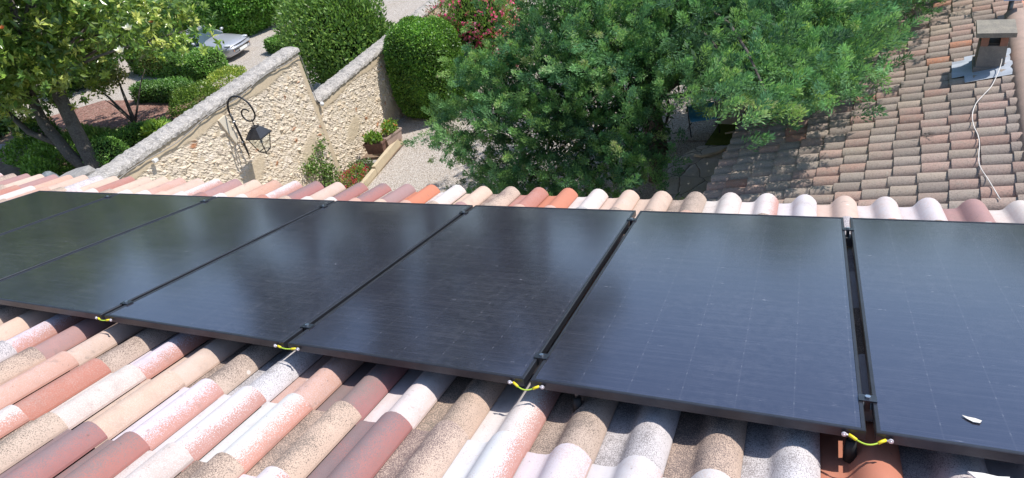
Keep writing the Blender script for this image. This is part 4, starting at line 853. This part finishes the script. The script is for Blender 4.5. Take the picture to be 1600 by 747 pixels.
P = np.concatenate(Pn); D = np.concatenate(Dn); L = np.concatenate(Ln); C = np.clip(np.concatenate(Cn), .01, .5); N = np.concatenate(Nn)
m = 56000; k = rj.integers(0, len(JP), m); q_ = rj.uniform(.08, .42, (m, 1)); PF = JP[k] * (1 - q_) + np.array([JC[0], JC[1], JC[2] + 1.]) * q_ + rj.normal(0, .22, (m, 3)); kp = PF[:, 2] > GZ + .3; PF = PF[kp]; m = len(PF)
P = np.concatenate([P, PF]); D = np.concatenate([D, rdir(m, rj)]); N = np.concatenate([N, rdir(m, rj)]); LW = np.concatenate([L * .27, rj.uniform(.03, .06, m)]); L = np.concatenate([L, rj.uniform(.09, .17, m)]); C = np.concatenate([C, pick(jc[:2] * .40, m, rj)])  # inner filler leaves coloured darker, painting shade into the gaps of the crown
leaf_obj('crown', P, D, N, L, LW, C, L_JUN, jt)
# --- magnolia
MG = parse('-12.01,13.81,-1.9;-11.76,12.22,0.19;-15.05,14.86,-2.78;-17.24,13.75,1.35;-17.31,11.66,1.6;-14.62,13.66,1.98;-16.04,12.93,-3.43;-19.33,13.63,-1.45;-18.62,12.07,0.49;-18.54,14.02,-0.95;-12.12,10.56,-2.27;-16.56,13.13,1.99;-15.37,15.65,-0.32;-11.12,11.77,-1.07;-18.47,13.91,-1.79;-17.77,10.96,-3.32;-15.52,9.31,-1.86;-15.03,15.07,-1.61;-11.12,12.07,-1.98;-15.05,9.29,1.47;-18.24,13.63,0.3;-17.95,9.65,0.88;-17.08,9.94,-2.69;-16.21,15.55,0.76;-18.23,12.85,-2.41;-14.53,8.9,-0.13;-17.49,12.52,1.35;-15.21,8.96,0.64;-17.8,10.3,-0.98;-11.77,10.57,0.73;-15.62,13.96,-2.9;-15.02,13.04,2.93;-17.76,15.21,-1.28;-13.02,14.26,-1.7;-18.34,11.57,-0.13;-16.62,11.95,2.4;-12.15,11.34,-1.14;-12.78,9.12,-0.16;-16.62,10.52,1.2;-14.48,9.75,0.97;-14.73,14.7,1.61;-12.75,10.41,-1.6;-17.99,12.1,2.17;-13.61,14.48,-2.32;-18.56,11.6,-2.73;-18.43,11.97,-2.18;-17.24,12.94,-3.46;-14.19,14.36,1.04;-16.74,8.77,-0.6;-12.79,9.19,-1.48;-19.55,12.99,-0.45;-15.27,9.12,-2.44;-13.31,9.43,-0.96;-13.73,15.37,0.35;-15.15,12.51,2.37;-13,13.24,2.04;-16.65,15.11,0.03;-14.42,11.35,-3.37;-14.06,12.62,2.57;-16.75,11.4,-3.96;-12.12,11.57,1.01;-16.39,9.93,-2.04;-18.49,11.15,-1.85;-13.6,11.85,1.83;-13.32,15.43,-2.21;-15.35,10.44,-3.3;-13.8,9.76,-1.7;-17.97,10.31,-2.87;-12.84,11.14,2.01;-17.22,10.18,-1.54;-15.92,14.52,-2.32;-13.94,9.95,-2.89;-17.22,13.88,-2.34;-18.38,11.48,-0.86;-14.19,10.76,1.62;-13.51,14.89,-2.85;-18.93,12.18,-1.08;-11.24,10.98,-0.69;-16.78,11.57,-3.4;-19.25,12.02,0.06;-17.78,11.08,2.15;-12.98,10.37,-2.43;-17.41,10.33,0.33;-15.19,11.64,2.7;-17.38,13.61,-2.91;-18.64,12.5,1.45;-16.62,14.35,1.05;-15.79,13.24,2.64;-15.69,9.33,-0.67;-12.63,13.97,-2.45;-15.2,10.16,2.2;-17.66,12.61,-2.92;-19.1,14.25,-0.43;-15.3,10.19,1.42;-18.05,14.97,0.19;-18.91,13.79,0.76;-11.49,10.72,-0.01;-12.32,9.55,0.54;-14.25,8.81,-1.98;-16.81,15.33,1.28;-18.08,15.24,-0.39;-19.1,10.55,-0.84;-17.22,9.04,0.47;-16.52,14.67,-3.17;-18.48,13.03,-0.35;-18.3,14.63,-2.12;-15.93,15.07,1.63;-18.02,9.64,-0.23;-16.61,14.26,2.17;-19.43,13.36,0.23;-14.46,15.42,-1.21;-8.5,11.5,-2;-8.7,11.8,-1.5;-9,11.2,-1.9'); MC = np.array([-13.2, 11.2, GZ + 4.2])
mt_ = thing('magnolia_tree', (-13.2, 10.5, GZ), 'large glossy leaved tree with a few white flowers and leaning grey trunks at the left', 'tree')
b = MB()
b.tube([(-13.05, 10.25, GZ - .1), (-13.2, 10.4, GZ + .5), (-13.65, 10.75, GZ + 1.4), (-14.05, 11.1, GZ + 2.3), (-14.3, 11.5, GZ + 3.3), (-14.2, 12.0, GZ + 4.6)], [.27, .22, .20, .19, .16, .10], 12)
b.tube([(-13.25, 10.3, GZ + .15), (-13.9, 10.35, GZ + .8), (-14.8, 10.7, GZ + 1.7), (-15.4, 11.2, GZ + 2.6), (-15.8, 11.8, GZ + 3.8)], [.19, .17, .15, .12, .08], 12)
b.tube([(-14.2, 10.45, GZ + 1.1), (-15.2, 10.4, GZ + 1.55), (-16.4, 10.8, GZ + 2.1), (-17.2, 11.4, GZ + 2.7)], [.10, .09, .07, .04], 9)
rm = np.random.default_rng(8)
for i, p in enumerate(MG[::3]):
    s = Vector((-14.4 - rm.random() * .9, 11.5, GZ + 2.4 + 1.8 * rm.random())); limb(b, s, Vector(p), .055, .015, .1, i)
b.build('trunk', M_BARK, mt_)
Pn = []; Dn = []; Ln = []; Cn = []; Nn = []
mc = 1.35 * np.array([(.10, .18, .035), (.15, .23, .04), (.23, .30, .055), (.085, .15, .035), (.32, .36, .08)])
for p in MG:
    out = unit((p - MC) * np.array([1, 1, .8])); tint = rm.uniform(.8, 1.25)
    for _ in range(31):
        c0 = p + rm.normal(0, .42, 3) * np.array([1, 1, .8]); ax = unit(out * .6 + rm.normal(0, .5, 3) + np.array([.1, -.1, .7])); m = 13
        sd = unit(rm.normal(size=(m, 3))); sd = unit(sd - ax * (sd @ ax)[:, None]); D = unit(ax * rm.uniform(.1, 1.1, (m, 1)) + sd)
        P = c0 + ax * rm.uniform(-.22, .05, (m, 1)); base = mc[rm.integers(0, 5)] * tint
        Pn.append(P); Dn.append(D); Ln.append(rm.uniform(.13, .22, m)); Cn.append(base * (1 + rm.normal(0, .15, (m, 1)))); Nn.append(unit(ax + rm.normal(0, .3, (m, 3)) + np.array([.2, 0, .4])))
m = 14000; k = rm.integers(0, len(MG), m); q_ = rm.uniform(.05, .5, (m, 1)); PF = MG[k] * (1 - q_) + MC * q_ + rm.normal(0, .25, (m, 3))
Pn.append(PF); Dn.append(rdir(m, rm)); Nn.append(rdir(m, rm)); Ln.append(rm.uniform(.2, .32, m)); Cn.append(pick(mc[:2] * .8, m, rm))
P = np.concatenate(Pn); L = np.concatenate(Ln)
leaf_obj('crown', P, np.concatenate(Dn), np.concatenate(Nn), L, L * .42, np.clip(np.concatenate(Cn), .01, .6), L_MAG, mt_, None, .12)
for i, (c, col) in enumerate((((-8.86, 10.27, -1.52), (.80, .78, .70)), ((-9.04, 9.92, -1.93), (.82, .80, .72)), ((-9.04, 11.12, -1.63), (.55, .24, .10)), ((-10.24, 8.4, -.73), (.60, .22, .09)))):
    m = 9; a = np.arange(m) * 2.4; el = np.linspace(.15, 1.1, m); D = np.stack([np.cos(a) * np.cos(el), np.sin(a) * np.cos(el), np.sin(el)], 1); k = .17 if i < 2 else .09
    D = unit(D + np.array([.25, -.45, .2])); leaf_obj('flower', np.repeat([c], m, 0) + D * .01, D, unit(np.cross(D, np.array([.3, .2, 1.])) * .2 + np.array([.3, -.4, .8])), np.full(m, k), np.full(m, k * .6), pick([col], m, jit=.04), L_PET, mt_, None, .15)

# ================================================================ neighbouring house with an old tiled roof
NO = Vector((7.8236, 7.4841, -2.9309)); NE = Vector((-.11993, -.99278, 0)); NU = Vector((.96221, -.11624, .24627)); NNn = Vector((-.24449, .02954, .96920))
EX, PT = .295, .23
def NP(b_, a_, n=0.): return NO + NU * ((b_ - 10) * EX) + NE * (a_ * PT) + NNn * n
nh = thing('neighbour_house', NP(6, 0, 0) * 1.0 + Vector((0, 0, GZ - NP(6, 0).z)), 'low neighbouring house with an old weathered grey and pink tiled roof', 'house')
def old_roof():
    V = []; F = []; B = []; r = random.Random(12); seg = 8
    pal = [(.40, .335, .30), (.37, .325, .295), (.42, .34, .305), (.44, .33, .295), (.345, .305, .28), (.41, .36, .315), (.43, .305, .265), (.39, .35, .32)]
    for a in range(-46, 19):
        wob = r.uniform(-.10, .10)
        for q in range(0, 13):
            b0 = q + .0 + wob + r.uniform(-.05, .05); b0 = max(b0, .05 + r.uniform(0, .1)) if q == 0 else b0
            far = max(0, min(1, (-a - 12) / 20)); col = pal[r.randrange(8)]; j = r.uniform(.80, 1.04)
            if r.random() < .03: col = (.45, .26, .20)
            col = tuple(x * j * w_ * (1 + .18 * far * k) for x, k, w_ in zip(col, (1.6, 1.1, .5), (1.06, .98, .92)))
            if (q, a) in ((9, -10), (10, -12)): col = (.52, .25, .16)
            w0 = .112 + r.uniform(-.003, .003); w1 = .094; l = 1.28; tl = r.uniform(-.012, .012); n0 = .030 + r.uniform(-.004, .005)
            base = len(V)
            for t_, w, n_ in ((0, w0, n0 - .002), (.02, w0, n0), (1., w1, n0 - .018)):
                for k in range(seg + 1):
                    an = math.pi * k / seg; V.append(NP(b0 + t_ * l, a + tl * (t_ - .5) * 6 - math.cos(an) * w / PT, n_ + math.sin(an) * w * .74)); B.append(col)
            for s in range(2):
                for k in range(seg): F.append((base + s * (seg + 1) + k, base + (s + 1) * (seg + 1) + k, base + (s + 1) * (seg + 1) + k + 1, base + s * (seg + 1) + k + 1))
            e = len(V)
            for th in (0, .014):
                for k in range(seg + 1):
                    an = math.pi * k / seg; V.append(NP(b0, a - math.cos(an) * (w0 - th) / PT, n0 - .002 + math.sin(an) * (w0 * .74 - th))); B.append(tuple(x * .9 for x in col))
            for k in range(seg): F.append((e + k, e + k + 1, e + seg + 1 + k + 1, e + seg + 1 + k))
    npmesh('tile_roof', np.array([tuple(v) for v in V]), np.array(F), M_OLD, nh, None, {'body': np.array(B)}, None, True)
old_roof()
b = MB(); q = [NP(.3, -46.5, .012), NP(12.6, -46.5, .012), NP(12.6, 18.6, .012), NP(.3, 18.6, .012)]
b.add(q + [p - Vector((0, 0, .15)) for p in q], [(0, 1, 2, 3), (7, 6, 5, 4), (0, 4, 5, 1), (1, 5, 6, 2), (2, 6, 7, 3), (3, 7, 4, 0)]); b.build('roof_deck', rough_mat('old_channel_tiles', (.13, .10, .085), (.09, .075, .065), (.17, .15, .13), 6, 50, .4, .4, .005), nh)
b = MB(); q = [NP(12.6, -46.5, .012), NP(12.6, 18.6, .012)]; dn = Vector((3.4, -.41, -.86)); b.add([q[0], q[1], q[1] + dn, q[0] + dn], [(0, 1, 2, 3)]); b.build('back_slope', M_OLD if False else M_TERRA, nh)
# walls below
p = [NP(1.2, -46, -.2), NP(1.2, 18.2, -.2)]; b = MB(); out = Vector((.9927, -.1199, 0)) * 6.2
V = [Vector((p[0].x, p[0].y, GZ)), Vector((p[1].x, p[1].y, GZ)), Vector((p[1].x, p[1].y, GZ)) + out, Vector((p[0].x, p[0].y, GZ)) + out]; top = [v + Vector((0, 0, p[0].z - GZ)) for v in V]
b.add(V + top, [(0, 1, 5, 4), (1, 2, 6, 5), (2, 3, 7, 6), (3, 0, 4, 7), (4, 5, 6, 7)]); b.build('wall', M_RENDER, nh)
# ridge barrels
b = MB(); rr = random.Random(2); a = -15.2
while a < 17:
    ln_ = 1.75; V = []
    for t_, w in ((0, .15), (1.15, .125)):
        for k in range(11):
            an = math.pi * k / 10; c = NP(12.75, a + t_ * ln_, .02); V.append(c + Vector((.9927, -.1199, 0)) * (-math.cos(an) * w) + Vector((0, 0, math.sin(an) * w * .9 + .02 * (1 - t_))))
    b.add(V, [(k, k + 1, 12 + k, 11 + k) for k in range(10)], 0, True); a += ln_
b.build('ridge_tiles', rough_mat('old_ridge_clay', (.40, .29, .24), (.33, .25, .21), (.28, .22, .19), 5, 50, .3, .4, .005), nh)
# chimney
def nb_box(bc, ac, db, da, z0, z1, name, mat, parent, base=None, tx=1.):
    c = NP(bc, ac, 0); b = MB(); ub = Vector((.9927, -.1199, 0)); ua = NE; V = []
    for z, k in ((z0, 1.), (z1, tx)):
        for s, u in ((-1, -1), (1, -1), (1, 1), (-1, 1)): V.append(Vector((c.x, c.y, 0)) + ub * (s * db / 2 * k) + ua * (u * da / 2 * k) + Vector((0, 0, z)))
    b.add(V, [(0, 3, 2, 1), (4, 5, 6, 7), (0, 1, 5, 4), (1, 2, 6, 5), (2, 3, 7, 6), (3, 0, 4, 7)]); return b
c0 = NP(11.42, -7.55, 0); cz = c0.z
FB = MB(); V = []; nbn, nan = 14, 40
for i in range(nbn + 1):
    for j in range(nan + 1):
        bb = 10.05 + 2.35 * i / nbn; aa = -9.35 + 3.9 * j / nan
        if bb < 10.75 and aa > -6.35: pass
        d = max(abs(bb - 11.42) / 1.2, abs(aa + 7.5) / 1.9); V.append(NP(bb, aa, .085 + .035 * abs(math.sin(math.pi * (aa + .5))) * min(1, max(0, d * 1.3 - .5)) + .035 * max(0, 1 - d)))
F = [(i * (nan + 1) + j, i * (nan + 1) + j + 1, (i + 1) * (nan + 1) + j + 1, (i + 1) * (nan + 1) + j) for i in range(nbn) for j in range(nan) if not (i < 3 and (j > 30 or j < 6))]
FB.add(V, F, 0, True)
ch = nb_box(11.42, -7.55, .37, .44, cz - .1, cz + .13, 'chimney', M_CHIM, nh).build('chimney', M_CHIM, nh)
FB.build('flashing', M_FLASH, ch)
def sub(bc, ac, db, da, z0, z1, name, mat, tx=1.): return nb_box(bc, ac, db, da, z0, z1, name, mat, ch, tx=tx).build(name, mat, ch)
sub(11.42, -7.55, .325, .38, cz + .128, cz + .42, 'shaft', M_CHIM, .95)
for s, u in ((-1, -1), (1, -1), (1, 1), (-1, 1)): sub(11.42 + s * .375, -7.55 + u * .62, .085, .09, cz + .418, cz + .565, 'brick_post', M_BRICK)
sub(11.42, -7.55, .26, .32, cz + .40, cz + .455, 'flue_lip', M_BLK)
sub(11.42, -7.55 , .44, .52, cz + .563, cz + .625, 'cap_slab', M_CHCAP)
# aerial pole with pale blue box, white cable, dry twigs on the roof
t = thing('roof_pole', NP(12.45, -15.3, 0), 'thin grey pole with a pale blue box behind the chimney', 'pole'); c = NP(12.45, -15.3, 0)
b = MB(); b.tube([c, c + Vector((0, 0, .34))], .035, 8); b.build('post', M_RAIL, t)
b = MB(); b.box(c + Vector((0.02, 0, .40)), (.26, .20, .14), R(-7)); b.build('box', plain('pale_blue_plastic', (.42, .50, .66), .5), t)
pts = [(12.05, -7.9, .30), (12.0, -6.4, .20), (11.61, -4.21, .13), (11.25, -3.0, .125), (10.97, -2.08, .125), (10.82, -.8, .12), (10.85, .56, .125), (10.98, 1.7, .12), (11.02, 2.73, .125), (10.98, 3.8, .12), (11.0, 4.98, .125), (11.25, 6.43, .125), (11.6, 8.5, .12)]
sm = []
for i in range(len(pts) - 1):
    for k in range(4):
        p0 = pts[max(i - 1, 0)]; p1 = pts[i]; p2 = pts[i + 1]; p3 = pts[min(i + 2, len(pts) - 1)]; q = k / 4
        sm.append(NP(*[.5 * ((2 * p1[d]) + (-p0[d] + p2[d]) * q + (2 * p0[d] - 5 * p1[d] + 4 * p2[d] - p3[d]) * q * q + (-p0[d] + 3 * p1[d] - 3 * p2[d] + p3[d]) * q ** 3) for d in range(3)]))
b = MB(); b.tube(sm, .0055, 6); tag(b.build('roof_cable', M_CABLE, None, sm[0]), 'loose white cable wandering down the old roof from the chimney', 'cable')
b = MB(); r = random.Random(6)
for i in range(11):
    p0 = NP(9.0 + r.uniform(-.5, .45), .8 + r.uniform(-.3, .3), .125); b.tube([p0, p0 + NU * r.uniform(-.14, .14) + NE * r.uniform(-.07, .07) + NNn * r.uniform(0, .03)], .004, 5)
tag(b.build('dry_twigs', plain('dry_twigs', (.20, .17, .15), .9), None, NP(9, .8, .1)), 'small heap of dry grey twigs lying on the old roof', 'twigs')

# ================================================================ things seen under the conifer
t = thing('deck_chair', (3.85, 12.95, GZ), 'folding garden chair with a blue cloth seat under the conifer', 'chair'); c = Vector((4.0, 13.15, GZ)); ux = Vector((.95, .3, 0)); uy = Vector((-.3, .95, 0))
def CP(x, y, z): return c + ux * x + uy * y + Vector((0, 0, z))
V = [CP(x, y, z) for y, z in ((-.24, .42), (-.05, .36), (.12, .36), (.22, .46), (.30, .60)) for x in (-.30, .30)]
b = MB(); b.add(V, [(2 * i, 2 * i + 1, 2 * i + 3, 2 * i + 2) for i in range(4)], 0, True); b.build('cloth_seat', plain('blue_cloth', (.07, .32, .50), .8), t)
for s in (-.32, .32):
    b = MB(); b.tube([CP(s, -.30, .43), CP(s, .30, .0)], .014, 6); b.tube([CP(s, .32, .64), CP(s, -.22, .0)], .014, 6); b.build('side_frame', M_IRON, t)
t = thing('white_chest', (4.62, 13.75, GZ), 'pale grey storage box standing beside the lawn under the conifer', 'box')
b = MB(); b.box((4.62, 13.75, GZ + .30), (.70, .55, .56), R(-8)); b.build('chest_body', plain('pale_plastic', (.52, .55, .60), .5), t); b = MB(); b.box((4.62, 13.75, GZ + .61), (.74, .59, .06), R(-8)); b.build('lid', plain('pale_plastic_lid', (.60, .62, .66), .5), t)
b = MB(); pts = [(3.95, 11.95, GZ + .06), (4.15, 11.92, GZ + .06), (4.45, 12.08, GZ + .07), (4.75, 12.5, GZ + .07), (5.05, 13.2, GZ + .07), (5.2, 14.0, GZ + .07)]
b.tube(pts, .035, 8); b.tube([(4.98, 13.0, GZ + .09), (4.72, 13.02, GZ + .09), (4.50, 12.93, GZ + .08)], .02, 8); tag(b.build('drain_pipe', plain('beige_pipe', (.55, .52, .46), .6), None, pts[0]), 'pale pipe lying across the crazy paving beside the old roof', 'pipe')

# ================================================================ big trees standing beyond the garden (they show in the panels' reflections)
def big_tree(loc, h, rx, label, cols, seed, conif=False, n=5200):
    t = thing('background_tree', (loc[0], loc[1], GZ), label, 'tree', 'tall trees beyond the garden'); b = MB(); limb(b, (loc[0], loc[1], GZ), (loc[0], loc[1], GZ + h * .7), h * .025, h * .01, .02, seed)
    rr = np.random.default_rng(seed); P = []
    for i in range(34):
        z = rr.uniform(.18, .95); w = rx * (1 - z) ** .6 * 1.1 if conif else rx * math.sin(math.pi * (.12 + z * .82)) ** .6; a = rr.uniform(0, 6.28)
        c = np.array([loc[0] + math.cos(a) * w * rr.uniform(.4, .95), loc[1] + math.sin(a) * w * rr.uniform(.4, .95), GZ + h * z]); k = n // 34
        P.append(c + rdir(k, rr) * rr.uniform(.3, 1, (k, 1)) * rx * .30)
        if i % 3 == 0: limb(b, (loc[0], loc[1], c[2] - h * .12), c, h * .008, .03, .1, i)
    b.build('trunk', M_BARK, t); P = np.concatenate(P); m = len(P)
    leaf_obj('crown', P, unit(rdir(m, rr) + np.array([0, 0, .4])), rdir(m, rr), rr.uniform(.4, .9, m), rr.uniform(.25, .5, m), pick(cols, m, rr), L_HED, t)
big_tree((-23.5, 50.0), 31, 8.0, 'tallest dark evergreen tree beyond the gravel drive', GD, 1, False, 9000)
big_tree((-34.0, 46.5), 26, 7.0, 'dark evergreen just left of the tallest one beyond the drive', GD, 2, False, 8000)
big_tree((-14.5, 54.5), 28, 6.5, 'dark evergreen just right of the tallest one beyond the drive', GD, 3, False, 8000)
big_tree((-42.0, 27.0), 17, 7.5, 'broad leafy tree far to the left beyond the flowering tree', GB, 4)
big_tree((-37.5, 36.0), 14, 5.5, 'broad leafy tree behind the big rounded hedge', GB, 5)
for i, (x, y, h) in enumerate(((-5, 66, 13), (5, 70, 15), (16, 66, 12.5), (26, 62, 14), (-52, 18, 18))):
    big_tree((x, y), h, 7.5, ['low round tree straight ahead in the far distance', 'rounded tree far beyond the conifer', 'distant tree behind the old roof', 'distant tree far to the right behind the old roof', 'broad tree at the far left of the garden'][i], GB, 10 + i, False, 3200)
